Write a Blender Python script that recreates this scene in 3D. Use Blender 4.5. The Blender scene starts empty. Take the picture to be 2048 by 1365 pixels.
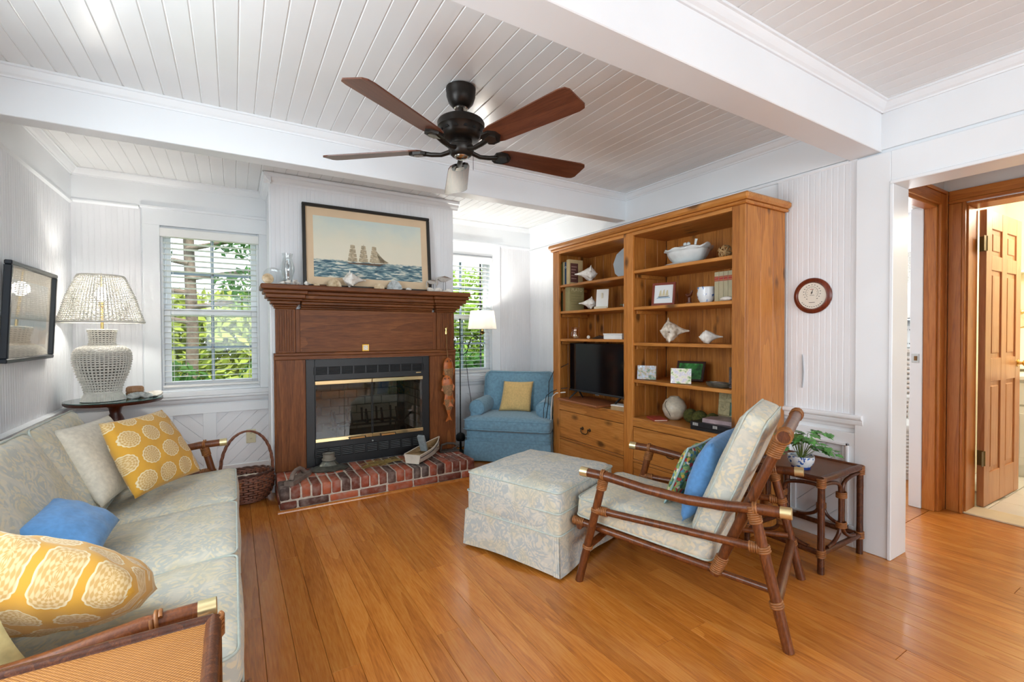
import bpy, math, random
from mathutils import Vector as V, Matrix, noise
SC = bpy.context.scene
COL = SC.collection
PI = math.pi
rad = math.radians
random.seed(7)

# ------------------------------------------------------------------ camera
def make_camera():
    yaw, pitch, roll = 0.54376975, -0.0152541, -0.00368135
    f = V((math.sin(yaw)*math.cos(pitch), math.cos(yaw)*math.cos(pitch), math.sin(pitch)))
    r = V((math.cos(yaw), -math.sin(yaw), 0)); u = r.cross(f)
    c, s = math.cos(roll), math.sin(roll)
    r2 = c*r + s*u; u2 = -s*r + c*u
    cd = bpy.data.cameras.new('camera'); co = bpy.data.objects.new('camera', cd); COL.objects.link(co)
    cd.sensor_width = 36; cd.lens = 921.768*36/2048; cd.clip_start = .02
    M = Matrix((r2, u2, -f)).transposed().to_4x4(); M.translation = (0, 0, 1.19)
    co.matrix_world = M
    SC.camera = co
make_camera()

# ------------------------------------------------------------------ world, sun, daylight, exposure
W = bpy.data.worlds.new('sky'); SC.world = W; W.use_nodes = True
bg = W.node_tree.nodes['Background']; bg.inputs[0].default_value = (.80, .90, 1.0, 1); bg.inputs[1].default_value = 1.5
sd = bpy.data.lights.new('sun', 'SUN'); sd.energy = 3.2; sd.angle = rad(1.0); sd.color = (1, .95, .86)
so = bpy.data.objects.new('sun', sd); COL.objects.link(so); so.rotation_euler = (rad(33), 0, rad(18))
def area(name, loc, size, direction, power, col=(1, 1, 1)):
    d = bpy.data.lights.new(name, 'AREA'); d.shape = 'RECTANGLE'; d.size, d.size_y = size; d.energy = power; d.color = col
    o = bpy.data.objects.new(name, d); COL.objects.link(o); o.location = loc
    o.rotation_euler = V(direction).to_track_quat('-Z', 'Z').to_euler()
    return o
# daylight coming in through the windows of the part of the room behind the camera and of the left wall
area('daylight_rear', (1.0, -3.02, 1.45), (3.0, 1.25), (0, 1, .30), 46, (.85, .95, 1))
area('daylight_left', (-1.02, 1.35, 1.43), (1.5, 1.15), (1, -.12, .12), 24, (.85, .95, 1))
area('bedroom_fill', (5.93, 2.4, 1.5), (1.0, 1.2), (-1, 0, 0), 30, (.97, .99, 1))  # fill light added at an unseen opening to brighten the bedroom
FLOORLAMP_W, TABLELAMP_W = 17, 22      # bulbs of the two lit lamps, built with the lamps below
vs = SC.view_settings; vs.view_transform = 'Standard'; vs.look = 'None'; vs.gamma = 1; vs.use_curve_mapping = False
vs.exposure = 0.90
SC.cycles.max_bounces = 7; SC.cycles.diffuse_bounces = 4; SC.cycles.glossy_bounces = 3; SC.cycles.transmission_bounces = 4; SC.cycles.transparent_max_bounces = 16
SC.cycles.use_adaptive_sampling = True; SC.cycles.adaptive_threshold = .08
SC.cycles.sample_clamp_indirect = 6; SC.cycles.caustics_reflective = False; SC.cycles.caustics_refractive = False

# ------------------------------------------------------------------ helpers: geometry
def XF(loc=(0, 0, 0), rz=0, rx=0, ry=0):
    return Matrix.Translation(V(loc)) @ Matrix.Rotation(rz, 4, 'Z') @ Matrix.Rotation(ry, 4, 'Y') @ Matrix.Rotation(rx, 4, 'X')
def FR(c, x, y, z=None):
    x = V(x).normalized(); y = V(y); z = x.cross(y).normalized(); y = z.cross(x)
    M = Matrix((x, y, z)).transposed().to_4x4(); M.translation = V(c); return M

class MB:
    def __init__(s): s.v = []; s.f = []
    def add(s, vs_, fs, M=None):
        b = len(s.v)
        s.v += [tuple(M @ V(p)) for p in vs_] if M is not None else [tuple(p) for p in vs_]
        s.f += [tuple(i + b for i in f) for f in fs]; return s
    def box(s, x0, x1, y0, y1, z0, z1, ch=0, M=None):
        if ch <= 0:
            vs_ = [(x, y, z) for z in (z0, z1) for y in (y0, y1) for x in (x0, x1)]
            return s.add(vs_, [(0, 2, 3, 1), (4, 5, 7, 6), (0, 1, 5, 4), (2, 6, 7, 3), (0, 4, 6, 2), (1, 3, 7, 5)], M)
        X, Y, Z = (x0, x1), (y0, y1), (z0, z1); vs_ = []; ix = {}
        for i in (0, 1):
            for j in (0, 1):
                for k in (0, 1):
                    for a in range(3):
                        p = [X[i], Y[j], Z[k]]
                        for b, (q, lim) in enumerate(((i, X), (j, Y), (k, Z))):
                            if b != a: p[b] = lim[q] + (ch if q == 0 else -ch)
                        ix[i, j, k, a] = len(vs_); vs_.append(tuple(p))
        fs = []
        for a in range(3):
            for q in (0, 1):
                o = [b for b in range(3) if b != a]; loop = []
                for (m, n) in ((0, 0), (1, 0), (1, 1), (0, 1)):
                    key = [0, 0, 0]; key[a] = q; key[o[0]] = m; key[o[1]] = n
                    loop.append(ix[key[0], key[1], key[2], a])
                flip = (a == 1) ^ (q == 0)
                fs.append(tuple(reversed(loop)) if flip else tuple(loop))
        for a in range(3):
            o = [b for b in range(3) if b != a]
            for m in (0, 1):
                for n in (0, 1):
                    q0 = [0, 0, 0]; q0[o[0]] = m; q0[o[1]] = n; q1 = q0[:]; q1[a] = 1
                    fs.append((ix[(*q0, o[0])], ix[(*q1, o[0])], ix[(*q1, o[1])], ix[(*q0, o[1])]))
        for i in (0, 1):
            for j in (0, 1):
                for k in (0, 1): fs.append(tuple(ix[i, j, k, a] for a in range(3)))
        return s.add(vs_, fs, M)
    def lathe(s, prof, n=24, M=None, sx=1, sy=1):
        vs_ = []; fs = []; m = len(prof)
        for (r, z) in prof:
            for i in range(n):
                a = 2*PI*i/n; vs_.append((r*sx*math.cos(a), r*sy*math.sin(a), z))
        for k in range(m-1):
            for i in range(n):
                j = (i+1) % n; fs.append((k*n+i, k*n+j, (k+1)*n+j, (k+1)*n+i))
        if prof[0][0] > 1e-5: fs.append(tuple(reversed(range(n))))
        if prof[-1][0] > 1e-5: fs.append(tuple(range((m-1)*n, m*n)))
        return s.add(vs_, fs, M)
    def tube(s, pts, r, n=8, closed=False, M=None, flat=None):
        pts = [V(p) for p in pts]; m = len(pts)
        rs = r if isinstance(r, (list, tuple)) else [r]*m
        vs_ = []; fs = []; up = None
        for k, p in enumerate(pts):
            a = pts[k-1] if (k > 0 or closed) else p; b = pts[(k+1) % m] if (k < m-1 or closed) else p
            t = (b-a)
            if t.length < 1e-9: t = V((0, 0, 1))
            t.normalize()
            if up is None:
                up = V((0, 0, 1)) if abs(t.z) < .9 else V((1, 0, 0))
            x = up - t*up.dot(t)
            if x.length < 1e-6: x = t.orthogonal()
            x.normalize(); y = t.cross(x); up = x
            for i in range(n):
                A = 2*PI*i/n; ca, sa = math.cos(A)*rs[k], math.sin(A)*rs[k]
                if flat: ca *= flat[0]; sa *= flat[1]
                vs_.append(p + x*ca + y*sa)
        for k in range(m if closed else m-1):
            for i in range(n):
                j = (i+1) % n; k2 = (k+1) % m
                fs.append((k*n+i, k*n+j, k2*n+j, k2*n+i))
        if not closed: fs += [tuple(reversed(range(n))), tuple(range((m-1)*n, m*n))]
        return s.add(vs_, fs, M)
    def prism(s, poly, z0, z1, M=None):
        n = len(poly)
        vs_ = [(x, y, z0) for x, y in poly] + [(x, y, z1) for x, y in poly]
        fs = [tuple(reversed(range(n))), tuple(range(n, 2*n))] + [(i, (i+1) % n, (i+1) % n+n, i+n) for i in range(n)]
        return s.add(vs_, fs, M)
    def grid(s, fn, nu, nv, M=None, wu=False, wv=False):
        vs_ = [fn(i, j) for j in range(nv) for i in range(nu)]; fs = []
        for j in range(nv if wv else nv-1):
            for i in range(nu if wu else nu-1):
                a, b = (i+1) % nu, (j+1) % nv
                fs.append((j*nu+i, j*nu+a, b*nu+a, b*nu+i))
        return s.add(vs_, fs, M)
    def ball(s, c, r, n=12, M=None):
        rr = r if isinstance(r, (tuple, list)) else (r, r, r)
        pr = [(math.sin(PI*k/(n//2+2)), -math.cos(PI*k/(n//2+2))) for k in range(n//2+3)]
        pr[0] = (0, -1); pr[-1] = (0, 1)
        q = Matrix.Translation(V(c)) @ Matrix.Diagonal((*rr, 1))
        return s.lathe(pr, n, q if M is None else M @ q)
    def ring(s, c, axis, R_, r, n=18, m=6, M=None):
        axis = V(axis).normalized(); x = axis.orthogonal().normalized(); y = axis.cross(x)
        return s.tube([V(c)+x*R_*math.cos(2*PI*i/n)+y*R_*math.sin(2*PI*i/n) for i in range(n)], r, m, True, M)
    def mould(s, prof, p0, p1, out, up=(0, 0, 1)):
        p0, p1, out, up = V(p0), V(p1), V(out), V(up); n = len(prof)
        vs_ = [p + out*a + up*b for p in (p0, p1) for a, b in prof]
        fs = [tuple(range(n)), tuple(reversed(range(n, 2*n)))] + [(i, i+n, (i+1) % n+n, (i+1) % n) for i in range(n)]
        return s.add(vs_, fs)
    def mesh(s, name, smooth=None):
        me = bpy.data.meshes.new(name); me.from_pydata(s.v, [], s.f); me.validate()
        import bmesh
        bm = bmesh.new(); bm.from_mesh(me); bmesh.ops.recalc_face_normals(bm, faces=bm.faces); bm.to_mesh(me); bm.free()
        if smooth is not None:
            me.polygons.foreach_set('use_smooth', [True]*len(me.polygons)); me.set_sharp_from_angle(angle=rad(smooth))
        me.update(); return me
    def build(s, name, mat, parent=None, smooth=None):
        return link(name, s.mesh(name, smooth), mat, parent)

def link(name, me, mat=None, parent=None, M=None):
    o = bpy.data.objects.new(name, me); COL.objects.link(o)
    if mat is not None and not me.materials: me.materials.append(mat)
    if parent is not None: o.parent = parent
    if M is not None: o.matrix_local = M
    return o
def tag(o, label, cat, group=None, kind=None):
    o['label'] = label; o['category'] = cat
    if group: o['group'] = group
    if kind: o['kind'] = kind
    return o
def thing(name, label, cat, loc=(0, 0, 0), rz=0, group=None):
    o = bpy.data.objects.new(name, None); COL.objects.link(o); o.empty_display_size = .05
    o.location = loc; o.rotation_euler = (0, 0, rz); return tag(o, label, cat, group)
def struct(o): o['kind'] = 'structure'; return o

# ------------------------------------------------------------------ helpers: materials
def hx(h):
    h = h.lstrip('#'); c = [int(h[i:i+2], 16)/255 for i in (0, 2, 4)]
    return tuple(x/12.92 if x <= .04045 else ((x+.055)/1.055)**2.4 for x in c) + (1,)
class NT:
    def __init__(s, name):
        s.m = bpy.data.materials.new(name); s.m.use_nodes = True; s.t = s.m.node_tree
        s.b = s.t.nodes['Principled BSDF']; s.out = s.t.nodes['Material Output']
    def n(s, typ, ins=None, **at):
        nd = s.t.nodes.new('ShaderNode'+typ)
        for k, v in at.items(): setattr(nd, k, v)
        for k, v in (ins or {}).items(): s.set(nd.inputs[k], v)
        return nd
    def set(s, sock, v):
        if isinstance(v, bpy.types.NodeSocket): s.t.links.new(v, sock)
        else: sock.default_value = v
    def m_(s, op, a, b=0.0, c=None):
        nd = s.t.nodes.new('ShaderNodeMath'); nd.operation = op
        s.set(nd.inputs[0], a); s.set(nd.inputs[1], b)
        if c is not None: s.set(nd.inputs[2], c)
        return nd.outputs[0]
    def vm(s, op, a, b=(0, 0, 0)):
        nd = s.t.nodes.new('ShaderNodeVectorMath'); nd.operation = op
        s.set(nd.inputs[0], a); s.set(nd.inputs[1], b); return nd.outputs[0]
    def mix(s, f, a, b, mode='MIX'):
        nd = s.t.nodes.new('ShaderNodeMix'); nd.data_type = 'RGBA'; nd.blend_type = mode
        s.set(nd.inputs[0], f); s.set(nd.inputs[6], a); s.set(nd.inputs[7], b); return nd.outputs[2]
    def ramp(s, f, stops, interp='LINEAR'):
        nd = s.t.nodes.new('ShaderNodeValToRGB'); cr = nd.color_ramp; cr.interpolation = interp
        while len(cr.elements) < len(stops): cr.elements.new(.5)
        for e, (p, c) in zip(cr.elements, stops): e.position = p; e.color = c
        s.set(nd.inputs[0], f); return nd.outputs[0]
    def coord(s, which='Object', rnd=0.0, scale=(1, 1, 1)):
        tc = s.n('TexCoord').outputs[which]
        if rnd:
            r = s.n('ObjectInfo').outputs['Random']
            tc = s.vm('ADD', tc, s.n('CombineXYZ', {0: s.m_('MULTIPLY', r, rnd), 1: s.m_('MULTIPLY', r, rnd*1.7), 2: s.m_('MULTIPLY', r, rnd*.6)}).outputs[0])
        if scale != (1, 1, 1): tc = s.vm('MULTIPLY', tc, scale)
        return tc
    def noise(s, co, scale, detail=3, rough=.5, dist=0):
        return s.n('TexNoise', {'Vector': co, 'Scale': scale, 'Detail': detail, 'Roughness': rough, 'Distortion': dist}).outputs[0]
    def bump(s, h, strength=.2, dist=.002):
        nd = s.n('Bump', {'Height': h, 'Strength': strength, 'Distance': dist}); s.set(s.b.inputs['Normal'], nd.outputs[0])
    def fin(s, col, rough=.5, metal=0, coat=0, spec=.5, sheen=0):
        s.set(s.b.inputs['Base Color'], col); s.set(s.b.inputs['Roughness'], rough); s.set(s.b.inputs['Metallic'], metal)
        s.b.inputs['Coat Weight'].default_value = coat; s.b.inputs['Coat Roughness'].default_value = .12
        s.b.inputs['Specular IOR Level'].default_value = spec; s.b.inputs['Sheen Weight'].default_value = sheen
        return s.m
def pbr(name, c, rough=.5, metal=0, var=.08, vs_=6, bump=0, bs=60, coat=0, spec=.5, orand=0, sheen=0, bd=.002):
    t = NT(name); c = hx(c) if isinstance(c, str) else c
    co = t.coord('Object', 3.0)
    n = t.noise(co, vs_, 2)
    lo = tuple(max(0, x*(1-var)) for x in c[:3])+(1,); hi = tuple(min(1, x*(1+var)) for x in c[:3])+(1,)
    col = t.ramp(n, [(.3, lo), (.7, hi)])
    if orand:
        r = t.n('ObjectInfo').outputs['Random']
        col = t.mix(1.0, col, t.ramp(r, [(0, (1-orand,)*3+(1,)), (1, (1, 1, 1, 1))]), 'MULTIPLY')
    if bump: t.bump(t.noise(co, bs, 1), bump, bd)
    return t.fin(col, rough, metal, coat, spec, sheen)
def wood(name, dark, mid, light, axis='y', freq=14, rough=.4, rnd=9.0, orand=.12, knots=0, coat=0, bump=.12, stretch=.07, knotc='#2c1608', spec=.5):
    t = NT(name); sc = [1.0, 1.0, 1.0]; sc['xyz'.index(axis)] = stretch
    co = t.coord('Object', rnd)
    cs = t.vm('MULTIPLY', co, tuple(sc))
    warp = t.n('TexNoise', {'Vector': cs, 'Scale': 6.0, 'Detail': 2.0}).outputs[1]
    cw = t.vm('ADD', cs, t.vm('MULTIPLY', warp, (.10, .10, .10)))
    rings = t.m_('FRACT', t.m_('MULTIPLY', t.noise(cw, freq*.28, 1.5), 9.0))
    fine = t.noise(cs, freq*9, 2, .6)
    big = t.noise(co, 1.3, 2)
    f = t.m_('ADD', t.m_('MULTIPLY', rings, .16), t.m_('ADD', t.m_('MULTIPLY', fine, .55), t.m_('MULTIPLY', big, .32)))
    col = t.ramp(f, [(.22, hx(dark)), (.52, hx(mid)), (.85, hx(light))])
    if knots:
        v = t.n('TexVoronoi', {'Vector': t.vm('MULTIPLY', co, tuple(1 if q == 1.0 else .5 for q in sc)), 'Scale': knots, 'Randomness': 1.0}, feature='F1').outputs['Distance']
        k = t.ramp(t.m_('ADD', v, t.m_('MULTIPLY', t.noise(co, 30, 2), .06)), [(.12, (1, 1, 1, 1)), (.25, (0, 0, 0, 1))])
        col = t.mix(t.m_('MULTIPLY', k, .75), col, hx(knotc))
    r = t.n('ObjectInfo').outputs['Random']
    if orand:
        col = t.mix(1.0, col, t.ramp(r, [(0, (1-orand, 1-orand*1.15, 1-orand*1.3, 1)), (.5, (1, 1, 1, 1)), (1, (1+orand*.5, 1+orand*.4, 1+orand*.3, 1))]), 'MULTIPLY')
    if bump >= .08: t.bump(t.noise(cs, freq*9, 1, .5), bump, .001)
    return t.fin(col, rough, 0, coat, spec)
def glassy(name, tint=(1, 1, 1, 1), gloss=.07, rough=.02):
    t = NT(name); t.t.nodes.remove(t.b)
    tr = t.n('BsdfTransparent', {0: tint}); gl = t.n('BsdfGlossy', {0: (1, 1, 1, 1), 'Roughness': rough})
    fc = t.n('LayerWeight', {'Blend': .5}).outputs['Facing']
    mx = t.n('MixShader', {0: t.m_('MINIMUM', t.m_('ADD', t.m_('MULTIPLY', t.m_('POWER', fc, 5.0), .75), gloss), 1.0), 1: tr.outputs[0], 2: gl.outputs[0]})
    t.t.links.new(mx.outputs[0], t.out.inputs[0]); return t.m
def emis(name, c, s):
    t = NT(name); t.b.inputs['Emission Color'].default_value = hx(c) if isinstance(c, str) else c
    t.b.inputs['Emission Strength'].default_value = s; t.b.inputs['Base Color'].default_value = hx(c) if isinstance(c, str) else c
    return t.m

WHITE = pbr('white paint', '#eceff2', .38, var=.02, vs_=3)
CEILW = pbr('ceiling gloss paint', '#eceded', .22, var=.02, vs_=3, bump=.10, bs=25, orand=.05, bd=.001)
BOARDW = pbr('board paint', '#ebecef', .36, var=.02, vs_=3, orand=.04)
GROOVE = pbr('groove shade paint', '#d8d9db', .6, var=.03)
BLACKM = pbr('black metal', '#17181a', .42, .0, var=.1)
BRASS = pbr('brass', '#d9b874', .24, 1.0, var=.08)
PALEBRASS = pbr('pale brass cap', '#e8d7a4', .3, .85, var=.06)
FLOORW = wood('heart pine floor', '#8c4d1a', '#c1752d', '#d79546', 'y', 16, .27, orand=.14, coat=.25, bump=.05)
PINE = wood('knotty pine', '#84491b', '#bd7833', '#d89750', 'z', 12, .42, orand=.16, knots=8.0, bump=.10)
PINEY = wood('knotty pine shelf', '#8a4e1e', '#c37f39', '#dc9d57', 'y', 12, .40, orand=.12, knots=7.0, bump=.10)
MANTEL = wood('dark pine mantel', '#40200c', '#76431f', '#9a6233', 'x', 18, .46, orand=.10, knots=.9, bump=.12, spec=.3)
MANTELZ = wood('dark pine pilaster', '#40200c', '#76431f', '#9a6233', 'z', 18, .46, orand=.10, bump=.12, spec=.3)
CEDAR = wood('cherry door casing', '#8d4d1c', '#b9702f', '#cc8b48', 'z', 14, .34, orand=.08, bump=.06)
CEDARX = wood('cherry door head', '#8d4d1c', '#b9702f', '#cc8b48', 'x', 14, .34, orand=.08, bump=.06)
CEDARY = wood('cherry door head across', '#8d4d1c', '#b9702f', '#cc8b48', 'y', 14, .34, orand=.08, bump=.06)
DOORW = wood('pine door', '#a06238', '#bb8052', '#cf9c72', 'z', 12, .33, orand=.06, bump=.05)
RATTAN = wood('rattan pole', '#2e1508', '#683617', '#90552a', 'z', 22, .33, orand=.12, bump=.15, stretch=.25)
CANE = pbr('cane binding', '#8f5a2e', .42, var=.25, vs_=40)
GLASS = glassy('window glass', gloss=.02)
CLEAR = glassy('clear glassware', (.93, .95, .95, 1), .10)

# ------------------------------------------------------------------ the room shell
XL, XR, YB, ZC, YF = -.99, 2.94, 4.45, 2.39, -3.0
def wall_box(mb, axis, c0, c1, a0, a1, z0, z1, holes):
    """wall slab between c0..c1 on its thin axis, a0..a1 along, with rectangular holes (a0,a1,z0,z1)"""
    xs = sorted({a0, a1} | {h[0] for h in holes} | {h[1] for h in holes}); zs = sorted({z0, z1} | {h[2] for h in holes} | {h[3] for h in holes})
    for i in range(len(xs)-1):
        k = 0
        while k < len(zs)-1:
            def solid(k_): return not any(h[0] <= xs[i]+1e-6 and xs[i+1] <= h[1]+1e-6 and h[2] <= zs[k_]+1e-6 and zs[k_+1] <= h[3]+1e-6 for h in holes)
            if not solid(k): k += 1; continue
            e = k
            while e+1 < len(zs)-1 and solid(e+1): e += 1
            if axis == 'x': mb.box(c0, c1, xs[i], xs[i+1], zs[k], zs[e+1])
            else: mb.box(xs[i], xs[i+1], c0, c1, zs[k], zs[e+1])
            k = e+1
    return mb
W1 = (-.475, .19, .765, 2.035); W2 = (1.765, 2.425, .765, 2.035)
wl = struct(wall_box(MB(), 'x', XL-.14, XL, YF, YB, 0, ZC+.1, [(.55, 2.15, .8, 2.05)]).build('wall_left', WHITE))
wb = struct(wall_box(MB(), 'y', YB, YB+.14, XL-.14, XR+.14, 0, ZC+.1, [W1, W2]).build('wall_back', WHITE))
wr = struct(wall_box(MB(), 'x', XR, XR+.14, YF, YB, 0, ZC+.1, [(-.25, 1.035, 0, 1.973)]).build('wall_right', WHITE))
wf = struct(wall_box(MB(), 'y', YF-.14, YF, XL-.14, XR+.14, 0, ZC+.1, [(-.55, .9, .8, 2.1), (1.1, 2.55, .8, 2.1)]).build('wall_rear', WHITE))
fl = struct(MB().box(XL-.14, 4.28, YF-.14, YB+.14, -.06, -.012).build('floor', pbr('subfloor', '#3a2412', .8)))
ce = struct(MB().box(XL-.14, XR+.14, YF-.14, YB+.14, ZC+.008, ZC+.1).build('ceiling', GROOVE))
# floor boards, laid front to back
rf = random.Random(3); fw = .098; x = XL; row = 0; meshes = {}
def floor_plank(x0, w, y0, y1):
    L = round(y1-y0, 2); key = (round(w, 3), L)
    if key not in meshes: meshes[key] = MB().box(0, w-.0012, 0, L-.0012, -.012, 0, .0009).mesh('plank')
    link('plank', meshes[key], FLOORW, fl, XF((x0, y0, 0)))
while x < 4.27:
    w = min(fw, 4.275-x)
    lo, hi = (YF, YB) if x < XR-.02 else (-1.9, 1.18)
    if x < XR-.02:
        y = lo - rf.choice((0, .4, .8, 1.2, 1.6)); y = lo
        first = True
        while y < hi-.02:
            L = rf.choice((1.4, 1.8, 2.2, 2.6, 3.0)) if not first else rf.choice((3.2, 3.7, 4.2, 4.7, 5.2, 5.7))
            first = False
            if hi-y-L < .7: L = hi-y
            floor_plank(x, w, y, min(hi, y+L)); y += L
    else:
        c = rf.choice((-.4, .0, .3, .6)); floor_plank(x, w, lo, c); floor_plank(x, w, c, hi)
    x += fw
# ceiling boards with a bead
pw = .0786
def bead_board(L, w, t, axis_len):
    """board with a small centre bead; runs along local +Y, face at z=0 pointing -Z"""
    g = .0035; prof = [(0, t), (0, .0016), (g*.6, .0015), (g, 0), (w/2-.004, 0), (w/2-.002, .0012), (w/2, .0003), (w/2+.002, .0012), (w/2+.004, 0), (w-g, 0), (w-g*.6, .0015), (w, .0016), (w, t)]
    n = len(prof); mb = MB()
    vs_ = [(a, y, b) for y in (0, L) for a, b in prof]
    mb.add(vs_, [tuple(range(n)), tuple(reversed(range(n, 2*n)))] + [(i, i+n, (i+1) % n+n, (i+1) % n) for i in range(n)])
    return mb
def plain_board(L, w, t):
    g = .0040; prof = [(0, t), (0, .0032), (g*.5, .0028), (g, 0), (w-g, 0), (w-g*.5, .0028), (w, .0032), (w, t)]; n = len(prof); mb = MB()
    mb.add([(a, y, b) for y in (0, L) for a, b in prof], [tuple(range(n)), tuple(reversed(range(n, 2*n)))] + [(i, i+n, (i+1) % n+n, (i+1) % n) for i in range(n)])
    return mb
for (y0, y1) in ((YF, 1.08), (1.225, 2.925), (3.035, YB)):
    me = plain_board(y1-y0, pw, .009).mesh('ceiling_plank')
    for i in range(50): link('ceiling_plank', me, CEILW, ce, XF((XL+i*pw, y0, ZC)))
# beams and mouldings
CROWN = [(0, 0), (0, -.052), (.008, -.052), (.010, -.044), (.020, -.036), (.030, -.022), (.036, -.012), (.044, -.010), (.044, 0)]
tn = [0]
def trim(name, prof, p0, p1, out, parent=None, mat=None):
    o = MB().mould(prof, p0, p1, out).build(name, mat or WHITE, parent)
    if parent is None: struct(o)
    return o
bm1 = struct(MB().box(XL, XR, 1.08, 1.225, 2.14, ZC+.005, .003).build('ceiling_beam', WHITE))
bm2 = struct(MB().box(XL, XR, 2.925, 3.035, 2.172, ZC+.005, .003).build('ceiling_beam', WHITE))
trim('crown_moulding', CROWN, (XL, 1.08, ZC), (XR, 1.08, ZC), (0, -1, 0), bm1); trim('crown_moulding', CROWN, (XL, 1.225, ZC), (XR, 1.225, ZC), (0, 1, 0), bm1)
trim('crown_moulding', CROWN, (XL, 2.925, ZC), (XR, 2.925, ZC), (0, -1, 0), bm2); trim('crown_moulding', CROWN, (XL, 3.035, ZC), (XR, 3.035, ZC), (0, 1, 0), bm2)
for (a, b) in ((YF, 1.08), (1.225, 2.925), (3.035, YB)):
    trim('crown_moulding', CROWN, (XR-.014, a, ZC), (XR-.014, b, ZC), (-1, 0, 0), wr)
    trim('crown_moulding', CROWN, (XL+.014, a, ZC), (XL+.014, b, ZC), (1, 0, 0), wl)
for (a, b) in ((XL, .25), (1.72, XR)): trim('crown_moulding', CROWN, (a, YB-.014, ZC), (b, YB-.014, ZC), (0, -1, 0), wb)
# frieze boards above the picture rail
ZP = 2.150
MB().box(XR-.014, XR, YF, YB, ZP, ZC, .002).build('frieze_board', WHITE, wr)
MB().box(XL, XL+.014, YF, YB, ZP, ZC, .002).build('frieze_board', WHITE, wl)
MB().box(XL, .25, YB-.014, YB, ZP+.02, ZC, .002).build('frieze_board', WHITE, wb)
MB().box(1.72, XR, YB-.014, YB, ZP+.02, ZC, .002).build('frieze_board', WHITE, wb)
RAIL = [(0, -.02), (.008, -.02), (.014, -.012), (.020, -.006), (.020, .004), (.012, .010), (0, .010)]
trim('picture_rail', RAIL, (XL, YF, ZP), (XL, YB, ZP), (1, 0, 0), wl)
trim('picture_rail', RAIL, (XL, YB, ZP+.015), (-.60, YB, ZP+.015), (0, -1, 0), wb); trim('picture_rail', RAIL, (2.54, YB, ZP+.015), (XR, YB, ZP+.015), (0, -1, 0), wb)
trim('picture_rail', [(0, -.012), (.012, -.012), (.016, -.004), (.016, .004), (0, .004)], (XR, 1.23, ZP-.01), (XR, YB, ZP-.01), (-1, 0, 0), wr)
# vertical beaded boards
bw = .0617
def vboards(parent, face, axis, a0, a1, z0, z1):
    """vertical boards on a wall face; axis = direction along the wall ('x' or 'y'), face = plane coordinate, sign = into the room"""
    pl, sgn = face; n = int(round((a1-a0)/bw)); w = (a1-a0)/n
    me = bead_board(z1-z0, w, .008, 0).mesh('board')
    for i in range(n):
        a = a0+i*w
        # local X along wall, local Y up, local -Z into the room
        if axis == 'y': M = FR((pl-sgn*(-.008), a if sgn < 0 else a+w, z0), (0, 1 if sgn < 0 else -1, 0), (0, 0, 1))
        else: M = FR((a+w if sgn < 0 else a, pl+sgn*.008, z0), (-1 if sgn < 0 else 1, 0, 0), (0, 0, 1))
        link('board', me, BOARDW, parent, M)
ZR = .705
CY = 3.885   # face of the chimney breast
chim = struct(wall_box(MB(), 'y', CY, CY+.06, .25, 1.72, 0, ZC+.004, [(.50, 1.45, .19, .95)]).box(.25, .33, CY+.06, YB+.01, 0, ZC+.004).box(1.64, 1.72, CY+.06, YB+.01, 0, ZC+.004).build('wall_chimney', WHITE))
vboards(wl, (XL, 1), 'y', 2.92, YB, ZR, ZP)
vboards(wb, (YB, -1), 'x', XL, -.59, ZR, ZP)
vboards(wb, (YB, -1), 'x', 2.535, XR, ZR, ZP)
vboards(wr, (XR, -1), 'y', 1.19, 1.56+bw, ZR, ZP-.01)
vboards(wr, (XR, -1), 'y', 3.38, YB, ZR, ZP-.01)
vboards(chim, (CY, -1), 'x', .25, 1.72, 1.45, 2.345)
CR2 = [(0, -.07), (.006, -.07), (.012, -.058), (.026, -.046), (.036, -.028), (.05, -.022), (.05, -.006), (.058, 0), (0, 0)]
trim('crown_moulding', CR2, (.205, CY-.006, ZC-.004), (1.765, CY-.006, ZC-.004), (0, -1, 0), chim)
trim('crown_moulding', CR2, (.25, CY-.05, ZC-.004), (.25, YB, ZC-.004), (-1, 0, 0), chim)
MB().box(.235, .25, CY-.004, CY+.03, 0, 2.33, .002).build('corner_bead', WHITE, chim)

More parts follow.
